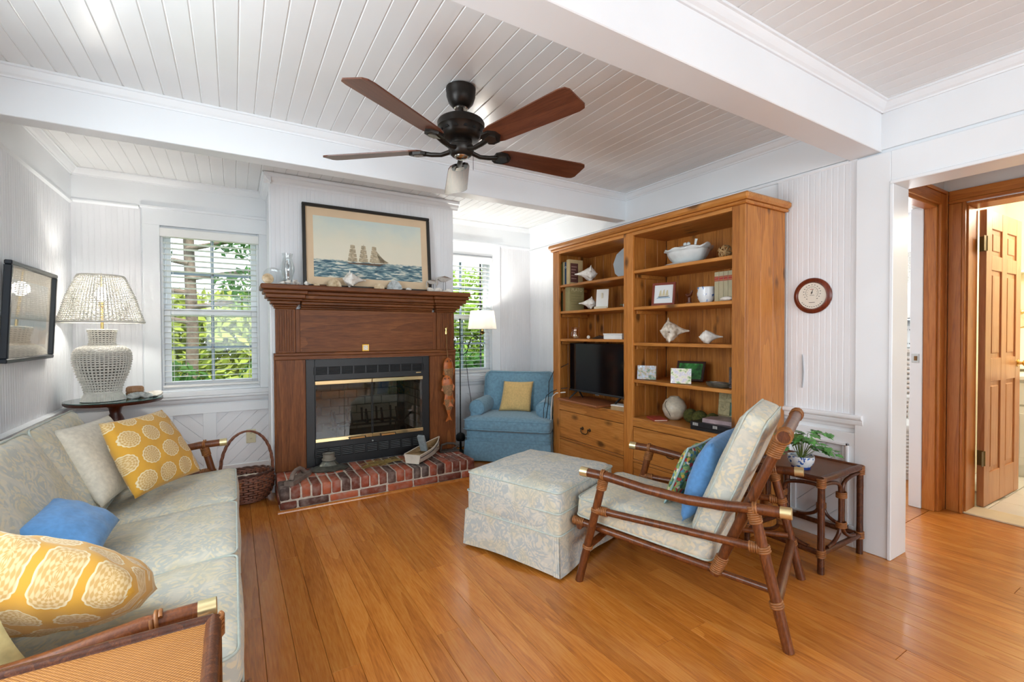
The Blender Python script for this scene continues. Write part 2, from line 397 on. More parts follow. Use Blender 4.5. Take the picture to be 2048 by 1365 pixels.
# chair rail and wainscot
CHAIR = [(0, -.075), (.010, -.075), (.014, -.062), (.024, -.050), (.028, -.034), (.028, -.026), (.044, -.020), (.048, -.012), (.048, -.002), (.042, .003), (0, .003)]
def clip(poly, a, b, c):      # keep a*x+b*y<=c
    out = []
    for i in range(len(poly)):
        p, q = poly[i], poly[(i+1) % len(poly)]; dp, dq = a*p[0]+b*p[1]-c, a*q[0]+b*q[1]-c
        if dp <= 0: out.append(p)
        if dp*dq < 0: t = dp/(dp-dq); out.append((p[0]+t*(q[0]-p[0]), p[1]+t*(q[1]-p[1])))
    return out
def wainscot(parent, M, a0, a1, stiles, dirs, h=ZR-.07):
    """framed panelling on a wall: local X along the wall, local Y up, local Z out of the wall"""
    MB().box(a0, a1, 0, .12, 0, .022, .002, M).build('baseboard', WHITE, parent)
    MB().box(a0, a1, h-.075, h, 0, .020, .002, M).build('rail', WHITE, parent)
    xs = [a0]+[s for s in stiles]+[a1]
    for s in stiles: MB().box(s-.045, s+.045, .12, h-.075, 0, .020, .002, M).build('stile', WHITE, parent)
    for k in range(len(xs)-1):
        l, r = xs[k]+(.045 if k else 0), xs[k+1]-(.045 if k < len(xs)-2 else 0)
        if r-l < .04: continue
        d = dirs[k % len(dirs)]; sw = .075
        lo, hi = -(r-l)-h, (r-l)+2*h; q = lo
        while q < hi:
            # strip between lines  y*1 - d*x = q .. q+sw*1.414
            poly = [(l, .12), (r, .12), (r, h-.075), (l, h-.075)]
            poly = clip(poly, -d, 1, q+sw*1.414-.004-d*l); poly = clip(poly, d, -1, -(q)+d*l) if poly else poly
            if len(poly) > 2 and max(p[0] for p in poly)-min(p[0] for p in poly) > .012:
                MB().prism(poly, 0, .007, M).build('diagonal_board', BOARDW, parent)
            q += sw*1.414
MW = FR((0, YB, 0), (1, 0, 0), (0, 0, 1))           # x cross y = -y : out of the back wall
wainscot(wb, MW, XL, .25, [-.90, -.455, -.17], [-1, -1, -1, 1])
wainscot(wb, MW, 1.72, XR, [2.05, 2.5], [1, -1, 1])
MR = FR((XR, 0, 0), (0, -1, 0), (0, 0, 1))          # out = -x
wainscot(wr, MR, -1.57, -1.19, [-1.545, -1.205], [1, 1, 1])
MLW = FR((XL, 0, 0), (0, 1, 0), (0, 0, 1))
wainscot(wl, MLW, 2.9, YB, [3.5, 4.2], [1, -1, 1])
trim('chair_rail', CHAIR, (XL, 2.6, ZR), (XL, YB, ZR), (1, 0, 0), wl)
trim('chair_rail', CHAIR, (XL, YB, ZR), (.25, YB, ZR), (0, -1, 0), wb)
trim('chair_rail', CHAIR, (1.72, YB, ZR), (XR, YB, ZR), (0, -1, 0), wb)
CHAIR2 = [(a, b+.03) for a, b in CHAIR]
trim('chair_rail', CHAIR2, (XR, 1.15, ZR), (XR, 1.66, ZR), (-1, 0, 0), wr)
trim('chair_rail', CHAIR2, (XR, 3.3, ZR-.03), (XR, YB, ZR-.03), (-1, 0, 0), wr)
pm = MB()
for (a, b, c, d) in ((1.215, 1.54, .11, .125), (1.215, 1.54, .560, .575), (1.215, 1.23, .11, .575), (1.525, 1.54, .11, .575)): pm.box(XR-.032, XR-.018, a, b, c, d, .003)
pm.build('panel_moulding', WHITE, wr)
# casing of the wide opening in the right wall
MB().box(XR-.022, XR, 1.035, 1.19, 0, 2.13, .003).build('opening_casing', WHITE, wr)
MB().box(XR-.022, XR, -.4, 1.0348, 1.973, 2.13, .003).build('opening_head_casing', WHITE, wr)
MB().box(XR-.030, XR+.16, 1.020, 1.037, 0, 1.957, .003).build('opening_jamb', WHITE, wr)
MB().box(XR-.030, XR+.16, -.25, 1.037, 1.957, 1.976, .003).build('opening_head_jamb', WHITE, wr)
crk = MB()
crk.prism([(0, 0), (.006, .05), (.008, .10), (.004, .16), (0, .2), (.001, .1)], 0, .010, FR((XR-.008, 1.468, .86), (0, -1, 0), (0, 0, 1)))
crk.build('peeling_paint', pbr('peeled paint', '#a8aaad', .7), wr)

# ------------------------------------------------------------------ windows of the back wall
MUNT = pbr('grey storm sash', '#8fa0ac', .5)
DARKJ = pbr('dark screen track', '#3c4044', .6)
SLAT = pbr('white blind slat', '#f1f1ee', .35, var=.02)
def window(name, o, dark=False):
    x0, x1, z0, z1 = o
    w = bpy.data.objects.new(name, None); COL.objects.link(w); w.location = ((x0+x1)/2, YB, z0); struct(w)
    ox, oz = (x0+x1)/2, z0
    def B(nm, bxs, mat=WHITE, ch=.003):
        mb = MB()
        for (a, b, c, d, e, f) in bxs: mb.box(a-ox, b-ox, c-YB, d-YB, e-oz, f-oz, ch)
        return mb.build(nm, mat, w)
    cw = .105
    B('casing', [(x0-cw, x0, YB-.022, YB, z0-.02, z1+.002)]); B('casing', [(x1, x1+cw, YB-.022, YB, z0-.02, z1+.002)])
    B('head_casing', [(x0-cw, x1+cw, YB-.022, YB, z1, z1+.125), (x0-cw-.012, x1+cw+.012, YB-.036, YB, z1+.122, z1+.142)])
    B('sill', [(x0-cw, x1+cw, YB-.050, YB-.0005, z0-.058, z0-.0205)]); B('sill_nosing', [(x0, x1, YB-.016, YB-.0005, z0-.0200, z0-.0005)])
    B('jamb', [(x0, x0+.016, YB-.002, YB+.139, z0, z1)]); B('jamb', [(x1-.016, x1, YB-.002, YB+.139, z0, z1)]); B('jamb', [(x0+.016, x1-.016, YB-.002, YB+.139, z1-.016, z1)]); B('stool', [(x0+.016, x1-.016, YB-.002, YB+.139, z0, z0+.012)])
    zm = 1.375; s = .042
    for nm, za, zb, ya in (('lower_sash', z0+.012, zm+.025, YB+.030), ('upper_sash', zm-.025, z1-.016, YB+.068)):
        yb = ya+.034
        B(nm, [(x0+.016, x0+.016+s, ya, yb, za, zb), (x1-.016-s, x1-.016, ya, yb, za, zb), (x0+.016+s, x1-.016-s, ya, yb, za, za+.048), (x0+.016+s, x1-.016-s, ya, yb, zb-.048, zb)])
        B('muntin', [((x0+x1)/2-.011, (x0+x1)/2+.011, ya+.008, yb-.006, za+.04, zb-.04)], MUNT)
        B('muntin', [(x0+.05, x1-.05, ya+.008, yb-.006, (za+zb)/2-.011, (za+zb)/2+.011)], MUNT)
        for (pa, pb) in ((x0+.052, (x0+x1)/2), ((x0+x1)/2, x1-.052)):
            for (qa, qb) in ((za+.045, (za+zb)/2), ((za+zb)/2, zb-.045)):
                B('pane', [(pa+.002, pb-.002, ya+.016, ya+.019, qa+.002, qb-.002)], GLASS, 0)
    if dark: B('screen_track', [(x1-.085, x1-.068, YB+.10, YB+.118, z0, z1)], DARKJ)
    return w
window('window_1', W1); window('window_2', W2, True)
def blind(label, o):
    x0, x1, z0, z1 = o; xa, xb = x0+.006, x1-.006; ox = (xa+xb)/2
    t = thing('window_blind', label, 'blind', (ox, YB-.004, z0+.01), 0, 'white slatted window blinds'); L = (xb-xa)/2
    # everything below is local: z=0 at the sill
    H = z1-z0-.01
    MB().box(-L-.006, L+.006, -.034, .028, H-.085, H-.020, .004).build('valance', SLAT, t)
    MB().box(-L, L, -.018, .032, H-.050, H-.016, .003).build('headrail', SLAT, t)
    me = MB(); nseg = 3
    prof = [(-.024, -.0008), (0, .0022), (.024, -.0008), (.024, .0010), (0, .0040), (-.024, .0010)]
    me.add([(x, a, b) for x in (-L, L) for a, b in prof], [tuple(range(6)), tuple(reversed(range(6, 12)))] + [(i, i+6, (i+1) % 6+6, (i+1) % 6) for i in range(6)])
    sm = me.mesh('slat'); z = .045
    while z < H-.09:
        link('slat', sm, SLAT, t, XF((0, .012, z), rx=rad(-7))); z += .0435
    MB().box(-L, L, -.014, .038, .004, .024, .004).build('bottom_rail', SLAT, t)
    cd = MB()
    for cx in (-L+.07, 0, L-.07):
        for yy in (-.013, .037): cd.tube([(cx, yy, .02), (cx, yy, H-.05)], .0009, 5)
    cd.build('ladder_cord', SLAT, t)
    MB().tube([(-L+.03, -.03, H-.08), (-L+.032, -.032, H-.62)], .003, 6).build('tilt_wand', CLEAR, t)
    return t
blind('white slatted blind in the window beside the wicker lamp', W1)
blind('white slatted blind in the window behind the floor lamp', W2)

# windows behind the camera and in the left wall: plain sashes
def plain_window(name, axis, pl, a0, a1, z0, z1):
    w = bpy.data.objects.new(name, None); COL.objects.link(w); struct(w)
    mb = MB(); s = .05
    for (a, b, c, d) in ((a0, a0+s, z0, z1), (a1-s, a1, z0, z1), (a0, a1, z0, z0+s), (a0, a1, z1-s, z1), ((a0+a1)/2-.02, (a0+a1)/2+.02, z0, z1), (a0, a1, (z0+z1)/2-.025, (z0+z1)/2+.025)):
        if axis == 'x': mb.box(pl, pl+.04, a, b, c, d)
        else: mb.box(a, b, pl, pl+.04, c, d)
    mb.build('sash', WHITE, w)
plain_window('window_3', 'y', YF-.10, -.55, .9, .8, 2.1); plain_window('window_4', 'y', YF-.10, 1.1, 2.55, .8, 2.1); plain_window('window_5', 'x', XL-.12, .55, 2.15, .8, 2.05)

# ------------------------------------------------------------------ hall, bedroom, bathroom beyond the opening
YH = 1.16; XE = 4.10
struct(wall_box(MB(), 'y', YH, YH+.12, XR+.14, XE+.18, 0, 2.5, [(3.13, 3.98, 0, 2.03)]).build('wall_hall', WHITE))
whe = struct(wall_box(MB(), 'x', XE, XE+.18, -1.9, YH, 0, 2.5, [(.30, 1.05, 0, 2.035)]).build('wall_hall_end', WHITE))
struct(MB().box(XR+.14, XE+.18, -2.0, -1.9, 0, 2.5).build('wall_hall_rear', WHITE))
struct(MB().box(XR+.14, 6.2, -2.0, 3.9, 2.42, 2.5).build('ceiling_hall', WHITE))
d1 = bpy.data.objects.new('door_1', None); COL.objects.link(d1); struct(d1)
def cas(nm, bx, mat, par, ch=.003):
    m = MB()
    for b in bx: m.box(*b, ch)
    return m.build(nm, mat, par)
cas('casing', [(3.985, 4.0595, YH-.022, YH, 0, 2.105)], CEDAR, d1); cas('casing', [(4.06, 4.0775, YH-.030, YH, 0, 2.127)], CEDAR, d1)
cas('head_casing', [(3.09, 3.984, YH-.022, YH, 2.03, 2.105)], CEDARX, d1); cas('head_cap', [(3.09, 4.059, YH-.030, YH, 2.1055, 2.127)], CEDARX, d1)
cas('jamb', [(3.965, 3.985, YH-.005, YH+.062, 0, 2.03)], CEDAR, d1); cas('head_jamb', [(3.13, 3.985, YH-.005, YH+.062, 2.013, 2.032)], CEDARX, d1)
cas('stop', [(3.958, 3.985, YH+.062, YH+.13, 0, 2.03)], WHITE, d1)
cas('strike_plate', [(3.955, 3.959, YH+.078, YH+.118, .985, 1.045)], pbr('steel plate', '#b9bcbc', .35, .8), d1, .001)
cas('latch', [(3.950, 3.956, YH+.088, YH+.104, 1.0, 1.03)], pbr('rusty brass', '#7c5a34', .5, .6), d1, .001)
d2 = bpy.data.objects.new('door_2', None); COL.objects.link(d2); struct(d2)
cas('casing', [(XE-.022, XE, 1.0625, 1.13, 0, 2.0395)], CEDAR, d2); cas('casing', [(XE-.030, XE, 1.045, 1.062, 0, 2.0395)], CEDAR, d2)
cas('casing', [(XE-.022, XE, .20, .29, 0, 2.0395)], CEDAR, d2)
cas('head_casing', [(XE-.022, XE, .20, 1.13, 2.06, 2.125)], CEDARY, d2); cas('head_bead', [(XE-.030, XE, .20, 1.13, 2.04, 2.0595)], CEDARY, d2)
cas('jamb', [(XE, XE+.18, 1.036, 1.052, 0, 2.0178), (XE, XE+.18, .298, .314, 0, 2.0178), (XE, XE+.18, .30, 1.05, 2.018, 2.036)], CEDAR, d2)
cas('threshold', [(XE-.01, XE+.20, .30, 1.05, 0, .012)], pbr('cream threshold', '#d9c7a6', .5), d2)
# six panel door, open into the bathroom
dr = thing('six_panel_door', 'open wooden six panel door swung into the bathroom', 'door', (4.305, 1.035, .012), rad(-1.5))
DW, DH, DT = .72, 2.0, .036
def door_leaf():
    t = dr; sx = .105; rails = [(0, .22), (.84, 1.0), (1.60, 1.70), (1.88, DH)]
    for a, b in ((0, sx), (DW/2-.05, DW/2+.05), (DW-sx, DW)): MB().box(a, b, -DT, 0, 0, DH, .002).build('stile', DOORW, t)
    for a, b in rails:
        for l, r in ((sx, DW/2-.05), (DW/2+.05, DW-sx)): MB().box(l, r, -DT+.0005, -.0005, a, b, .002).build('rail', DOORW, t)
    for (a, b) in ((.22, .84), (1.0, 1.60), (1.70, 1.88)):
        for l, r in ((sx, DW/2-.05), (DW/2+.05, DW-sx)):
            m = MB().box(l, r, -DT+.010, -.010, a, b)
            i = .03; m.box(l+i, r-i, -DT+.004, -.004, a+i, b-i, .006)
            m.build('panel', DOORW, t)
    for z in (.28, 1.72):
        MB().box(-.004, .0, -DT, -.002, z, z+.1).box(-.055, .001, -DT-.003, -DT, z, z+.1).tube([(-.006, -DT-.002, z), (-.006, -DT-.002, z+.1)], .006, 8).build('hinge', pbr('tarnished brass', '#6e5a33', .4, .8), t)
    k = MB().lathe([(.028, 0), (.028, .004), (.012, .010), (.011, .026), (.020, .032), (.028, .044), (.026, .056), (.012, .064), (0, .066)], 16, FR((DW-.06, -DT, 1.0-.05), (1, 0, 0), (0, 0, 1)))
    k.build('door_knob', BRASS, t, 40)
door_leaf()
# bathroom
CREAM = pbr('cream bathroom paint', '#efe6c6', .5, var=.03)
struct(MB().box(XE+.18, 6.2, 1.29, 1.325, 0, 2.5).build('wall_bathroom', CREAM))
wbe = struct(MB().box(6.1, 6.2, -.7, 1.29, 0, 2.5).build('wall_bathroom_end', CREAM))
struct(MB().box(XE+.18, 6.2, -.8, -.7, 0, 2.5).build('wall_bathroom_side', CREAM))
TILE = pbr('cream floor tile', '#ece6da', .25, var=.03, orand=.06)
fb = struct(MB().box(4.28, 6.2, -.8, 1.29, -.06, -.002).build('floor_bathroom', pbr('grout', '#c9c0ae', .8)))
tm = MB().box(.002, .298, .002, .298, -.002, .006, .002).mesh('tile')
for i in range(7):
    for j in range(6): link('tile', tm, TILE, fb, XF((4.28+i*.3+(.15 if j % 2 else 0)-.15*(j % 2 and i == 0), -.52+j*.3, 0))) if 4.28+i*.3 < 6.0 else None
van = thing('bathroom_vanity', 'white panelled vanity cabinet seen past the open door', 'cabinet', (5.76, .665, 0))
VW = pbr('vanity white', '#f2efe6', .4, var=.02)
MB().box(-.28, .335, -.55, .6, .09, .80, .003).box(-.25, .335, -.53, .58, 0, .09).build('body', VW, van)
MB().box(-.31, .335, -.58, .61, .80, .835, .006).build('countertop', VW, van)
for y in (-.54, -.16, .22):
    MB().box(-.298, -.278, y, y+.36, .60, .775, .004).build('drawer_front', VW, van)
    dd = MB().box(-.298, -.278, y, y+.36, .11, .585, .004).build('cabinet_door', VW, van)
    bb = MB()
    for q in range(6): bb.box(-.303, -.296, y+.05+q*.044, y+.05+q*.044+.040, .17, .53, .002)
    bb.build('beadboard_panel', VW, dd)
tr = thing('towel_ring', 'brass towel ring on the cream bathroom wall', 'towel ring', (6.1, 1.19, 1.37))
MB().lathe([(.022, 0), (.022, .006), (.010, .012), (.008, .03), (0, .032)], 12, FR((0, 0, 0), (0, 1, 0), (0, 0, 1)) @ Matrix.Scale(-1, 4, (0, 0, 1))).build('mount', BRASS, tr, 40)
MB().ring((-.035, 0, -.07), (1, 0, 0), .07, .005).build('ring', BRASS, tr, 60)
TOW = pbr('white towel', '#f6f2e8', .95, var=.05, bump=.5, bs=200, sheen=.3)
def towel_fn(i, j):
    u = i/8; v = j/12; w = .10+.03*v
    return (-.050-.024*math.sin(u*PI)+.006*math.sin(u*14), (u-.5)*2*w, -.146-v*.36)
tw = MB().grid(towel_fn, 9, 13).grid(lambda i, j: (lambda p: (p[0]+.020, p[1], p[2]-.008))(towel_fn(i, j)), 9, 13)
tob = tw.build('hand_towel', TOW, None, 60); tob.location = (6.1, 1.19, 1.37); tag(tob, 'white hand towel hanging from the brass ring in the bathroom', 'towel')
sh = thing('bathroom_shelf', 'small white wall shelf high on the cream bathroom wall', 'shelf', (6.1, 1.2, 1.72))
MB().box(-.12, 0, -.3, .3, 0, .02, .002).build('board', VW, sh); MB().box(-.10, 0, -.28, -.26, -.09, 0).build('bracket', VW, sh); MB().box(-.10, 0, .26, .28, -.09, 0).build('bracket', VW, sh)
bl = tag(MB().lathe([(.05, 0), (.09, -.03), (.10, -.07), (.06, -.11), (0, -.12)], 20).build('bathroom_ceiling_lamp', emis('warm bath lamp glass', (1, .91, .76, 1), 6), None, 50), 'frosted glass ceiling lamp in the bathroom', 'lamp')
bl.location = (5.2, .5, 2.42)
pd = bpy.data.lights.new('bathroom_bulb', 'POINT'); pd.energy = 26; pd.color = (1, .91, .76); pd.shadow_soft_size = .1
po = bpy.data.objects.new('bathroom_bulb', pd); COL.objects.link(po); po.location = (5.2, .45, 2.2)
# bedroom
struct(MB().box(XR+.14, 4.28, 1.182, 1.33, -.06, -.0005).box(XR+.14, 6.0, 1.33, 4.0, -.06, -.0005).build('floor_bedroom', FLOORW))
struct(MB().box(XE+.18, 6.0, 1.3255, 1.36, 0, 2.5).build('wall_bedroom_side', WHITE))
struct(MB().box(XR+.14, 6.0, 3.9, 4.0, 0, 2.5).build('wall_bedroom_back', WHITE))
wbd = struct(wall_box(MB(), 'x', 5.95, 6.05, 1.36, 3.9, 0, 2.5, [(1.9, 2.9, .9, 2.1)]).build('wall_bedroom_end', WHITE))
# ------------------------------------------------------------------ brick hearth
HZ = .158; HY0, HY1, HX0, HX1 = 3.415, 3.875, .252, 1.70
def brick_mat():
    t = NT('old brick'); co = t.coord('Object', 9.0); r = t.n('ObjectInfo').outputs['Random']
    base = t.ramp(r, [(0, hx('#7d3b26')), (.15, hx('#a85335')), (.3, hx('#6e3626')), (.45, hx('#b5603f')), (.6, hx('#4f332b')), (.75, hx('#9c4a30')), (.9, hx('#4d3f3b')), (1, hx('#8a4a34'))], 'CONSTANT')
    n = t.noise(co, 26, 4); col = t.mix(t.ramp(n, [(.42, (0, 0, 0, 1)), (.72, (.40, .40, .40, 1))]), base, hx('#b5a297'))
    col = t.mix(t.ramp(t.noise(co, 9, 3), [(.5, (0, 0, 0, 1)), (.78, (.4, .4, .4, 1))]), col, hx('#4a2f29'))
    t.bump(t.noise(co, 70, 5), .5, .004); return t.fin(col, .85, 0)
BRICK = brick_mat(); MORTAR = pbr('lime mortar', '#c9c0b2', .95, var=.15, vs_=40, bump=.5, bs=90)
hearth = thing('brick_hearth', 'low red brick hearth in front of the fireplace', 'hearth', (HX0, HY0, 0))
hw = HX1-HX0
MB().box(.006, hw-.006, .006, HY1-HY0, 0, HZ-.006).build('mortar_bed', MORTAR, hearth)
rb = random.Random(5)
def rough_brick(L, Wd, H, seed):
    q = random.Random(seed); mb = MB(); mb.box(0, L, 0, Wd, 0, H, .006)
    mb.v = [(a+q.uniform(-.0018, .0018), b+q.uniform(-.0018, .0018), c+q.uniform(-.0015, .0015)) for a, b, c in mb.v]; return mb.mesh('brick', 50)
bp = hw/22
row_a = [rough_brick(bp-.010, .205, .082, s) for s in range(4)]; row_b = [rough_brick(bp-.010, .225, .082, s+9) for s in range(4)]
for i in range(22):
    link('brick', row_a[i % 4 if i % 3 else (i+1) % 4], BRICK, hearth, XF((.004+i*bp, -.002+rb.uniform(-.003, .003), HZ-.082+rb.uniform(-.002, .002))))
    link('brick', row_b[(i*3) % 4], BRICK, hearth, XF((.004+i*bp+rb.uniform(-.002, .002), .218, HZ-.083+rb.uniform(-.002, .001))))
st = [rough_brick(.192, .10, .050, s+20) for s in range(4)]; sth = rough_brick(.10, .10, .050, 31)
link('brick', sth, BRICK, hearth, XF((.004, 0, .016)))
xx = .116; i = 0
while xx < hw-.1:
    link('brick', st[i % 4] if xx+.192 < hw else sth, BRICK, hearth, XF((xx, rb.uniform(-.003, .002), .016))); xx += .203; i += 1
sd_ = [rough_brick(.10, .155, .050, s+40) for s in range(2)]
for i in range(2): link('brick', sd_[i], BRICK, hearth, XF((.0, .11+i*.168, .016))); link('brick', sd_[i], BRICK, hearth, XF((hw-.1, .11+i*.168, .016)))
qr = [(0, 0), (.016, 0), (.014, .007), (.008, .013), (0, .016)]
MB().mould(qr, (-.012, -.002, 0), (hw+.01, -.002, 0), (0, -1, 0)).build('quarter_round', FLOORW, hearth)

# ------------------------------------------------------------------ mantelpiece
man = thing('fireplace_mantel', 'dark stained pine fireplace mantel with wide shelf', 'mantel', (0, 0, HZ)); z_ = HZ
def MBX(nm, bxs, mat=MANTEL, ch=.003, par=None):
    m = MB()
    for b in bxs: m.box(b[0], b[1], b[2], b[3], b[4]-z_, b[5]-z_, ch)
    return m.build(nm, mat, par or man)
CB = CY-.009
MBX('shelf', [(.165, 1.768, 3.612, CB, 1.512, 1.548)], ch=.006)
MBX('leg_panel', [(.262, .472, 3.842, CB, z_, 1.0)], MANTELZ); MBX('leg_panel', [(1.478, 1.712, 3.842, CB, z_, 1.0)], MANTELZ)
MBX('edge_strip', [(.256, .268, 3.836, CB, z_, 1.035)], MANTELZ); MBX('edge_strip', [(1.706, 1.718, 3.836, CB, z_, 1.035)], MANTELZ)
MBX('lintel_moulding', [(.255, 1.718, 3.828, CB, 1.0, 1.030)]); MBX('lintel_fillet', [(.255, 1.718, 3.818, CB, 1.0305, 1.052)])
MBX('frieze_board', [(.402, 1.54, 3.846, CB, 1.0525, 1.385)])
MBX('frieze_batten', [(.402, .436, 3.840, 3.847, 1.053, 1.384)], MANTELZ); MBX('frieze_batten', [(1.506, 1.54, 3.840, 3.847, 1.053, 1.384)], MANTELZ)
for (a, b) in ((.268, .402), (1.54, 1.704)):
    p = MBX('pilaster', [(a, b, 3.826, CB, 1.0525, 1.385)], MANTELZ)
    n = 7; w = (b-a-.02)/n
    for k in range(n): MBX('reed', [(a+.01+k*w+.002, a+.01+(k+1)*w-.002, 3.821, 3.827, 1.065, 1.375)], MANTELZ, .002, p)
steps = [(1.385, 1.400, .012), (1.400, 1.416, .022), (1.416, 1.440, .042), (1.440, 1.456, .060), (1.456, 1.486, .082), (1.486, 1.512, .100)]
for (a, b) in ((.268, .402), (1.54, 1.704)):
    MBX('capital', [(a-p*.85, b+p*.7, 3.826-p*1.7, CB, z0+.0002, z1) for z0, z1, p in steps], ch=.005)
MBX('cornice', [(.44, 1.50, 3.846-p*1.45, CB, z0+.0002, z1) for z0, z1, p in steps], ch=.005)

# ------------------------------------------------------------------ fireplace insert
ins = thing('fireplace_insert', 'black metal fireplace insert with brass trimmed glass doors', 'fireplace', (0, 0, HZ))
def IB(nm, bxs, mat=BLACKM, ch=.002, par=None):
    m = MB()
    for b in bxs: m.box(b[0], b[1], b[2], b[3], b[4]-z_, b[5]-z_, ch)
    return m.build(nm, mat, par or ins)
gx0, gx1, gz0, gz1 = .538, 1.416, .345, .828; YI = 3.858
IB('top_panel', [(gx0, gx1, YI, YI+.02, .935, .996), (gx0, gx1, YI, YI+.02, gz1+.001, .878)]); IB('bottom_panel', [(gx0, gx1, YI, YI+.02, z_, .225), (gx0, gx1, YI, YI+.02, .295, gz0-.001)])
IB('side_panel', [(.474, gx0, YI, YI+.02, z_, .996)]); IB('side_panel', [(gx1, 1.476, YI, YI+.02, z_, .996)])
DARKV = pbr('dark vent', '#060606', .8); SILV = pbr('grey louvre', '#6d6f70', .5, .3)
for zz0, zz1, mt in ((.878, .935, BLACKM), (.225, .295, SILV)):
    IB('vent_back', [(gx0, gx1, YI+.012, YI+.018, zz0, zz1)], DARKV, 0)
    n = 9; w = (gx1-gx0)/n
    for k in range(n+1): IB('vent_bar', [(gx0+k*w-.008, gx0+k*w+.008, YI, YI+.016, zz0-.001, zz1+.001)], BLACKM, .001)
    for k in range(n):
        IB('louvre', [(gx0+k*w+.009, gx0+(k+1)*w-.009, YI+.004, YI+.010, zz0+q*(zz1-zz0)/5+.004, zz0+q*(zz1-zz0)/5+.0075) for q in range(5)], mt, 0)['kind'] = 'stuff'
IB('firebox', [(gx0-.02, gx1+.02, YI+.03, 4.36, .30, .335), (gx0-.02, gx1+.02, YI+.03, 4.36, .90, .93), (gx0-.03, gx0-.005, YI+.03, 4.36, .30, .93), (gx1+.005, gx1+.03, YI+.03, 4.36, .30, .93), (gx0-.02, gx1+.02, 4.34, 4.38, .30, .93)], pbr('soot', '#191817', .95))
FB = pbr('fire brick', '#b5ad9b', .9, var=.2, vs_=12, orand=.25)
for r_ in range(7):
    for c_ in range(5):
        x0 = .66+c_*.15-(.075 if r_ % 2 else 0); x1 = x0+.143
        x0, x1 = max(x0, .62), min(x1, 1.33)
        if x1-x0 > .03: IB('firebrick', [(x0, x1, 4.325, 4.345, .335+r_*.072, .335+r_*.072+.066)], FB, .002)
for sgn, xa in ((1, gx0), (-1, gx1)):
    for r_ in range(7):
        for c_ in range(3):
            IB('firebrick', [(min(xa, xa+sgn*.012), max(xa, xa+sgn*.012), 3.93+c_*.135, 3.93+c_*.135+.128, .335+r_*.072, .335+r_*.072+.066)], FB, .002)
DGLASS = glassy('smoked fireplace glass', (.62, .62, .60, 1), .05, .015)
xm = (gx0+gx1)/2
BARM = pbr('polished brass bar', '#f0d9a6', .18, .9, var=.05)
for a, b, s in ((gx0, xm-.002, 1), (xm+.002, gx1, -1)):
    d = IB('glass_door', [(a, (a+b)/2-.002, YI-.004, YI+.002, gz0+.03, gz1-.03), ((a+b)/2+.002, b, YI-.004, YI+.002, gz0+.03, gz1-.03)], DGLASS, 0)
    IB('door_edge', [(a, a+.006, YI-.006, YI+.006, gz0, gz1), (b-.006, b, YI-.006, YI+.006, gz0, gz1)], BLACKM, .001, d)
    IB('brass_bar', [(a, b, YI-.010, YI+.004, gz0, gz0+.030)], BARM, .003, d); IB('brass_bar', [(a, b, YI-.010, YI+.004, gz1-.032, gz1)], BARM, .003, d)
    cx = xm-s*.125
    h = MB().tube([(cx-.055, YI-.03, gz0+.010-z_), (cx+.055, YI-.03, gz0+.010-z_)], [.007, .007], 10)
    h.build('handle', pbr('wooden handle', '#b9803f', .4), d, 50)
    MB().tube([(cx-.062, YI-.008, gz0+.018-z_), (cx-.062, YI-.03, gz0+.010-z_)], .004, 6).tube([(cx+.062, YI-.008, gz0+.018-z_), (cx+.062, YI-.03, gz0+.010-z_)], .004, 6).build('handle_bracket', BLACKM, d)
MB().lathe([(.008, 0), (.008, .008), (.004, .014), (0, .015)], 10, FR((xm, YI, .312-z_), (1, 0, 0), (0, 0, 1))).build('screw', pbr('steel screw', '#c8c8c8', .3, 1), ins, 40)
IB('name_badge', [(1.355, 1.40, YI-.002, YI, .855, .862)], BARM, 0)
gr = thing('fire_grate', 'dark iron log grate inside the fireplace behind the glass', 'grate', (.98, 4.12, .335))
IRON = pbr('rusty iron', '#332c28', .8, .3, var=.3, vs_=30)
for k in range(5):
    x = -.26+k*.13; MB().tube([(x-.02, -.12, .22), (x, -.10, .10), (x, .10, .09), (x, .12, .2)], .009, 8).build('bar', IRON, gr, 50)
for y in (-.08, .08): MB().tube([(-.32, y, .085), (.32, y, .085)], .008, 8).build('crossbar', IRON, gr)
for x, y in ((-.25, -.08), (.25, -.08), (-.25, .08), (.25, .08)): MB().tube([(x, y, .085), (x, y, 0)], .008, 8).build('leg', IRON, gr)
MB().tube([(.32, -.08, .085), (.40, -.09, .17)], .008, 8).build('end_hook', IRON, gr)
ptile = thing('decorative_tile', 'small square gold framed plaque on the mantel frieze', 'plaque', (.925, 3.846, 1.045+.0095))
MB().box(-.028, .028, -.006, 0, 0, .056, .002).build('frame', pbr('gilt', '#d7a443', .35, .7), ptile); MB().box(-.019, .019, -.008, -.005, .009, .047, .001).build('face', pbr('tile cream', '#efe2d0', .4, var=.2, vs_=90), ptile)

def rebase(t, loc):
    d = V(loc)-t.location; t.location = loc
    for c in t.children: c.location = c.location-d
rebase(man, (.965, 3.74, HZ)); rebase(ins, (.977, 3.87, HZ))

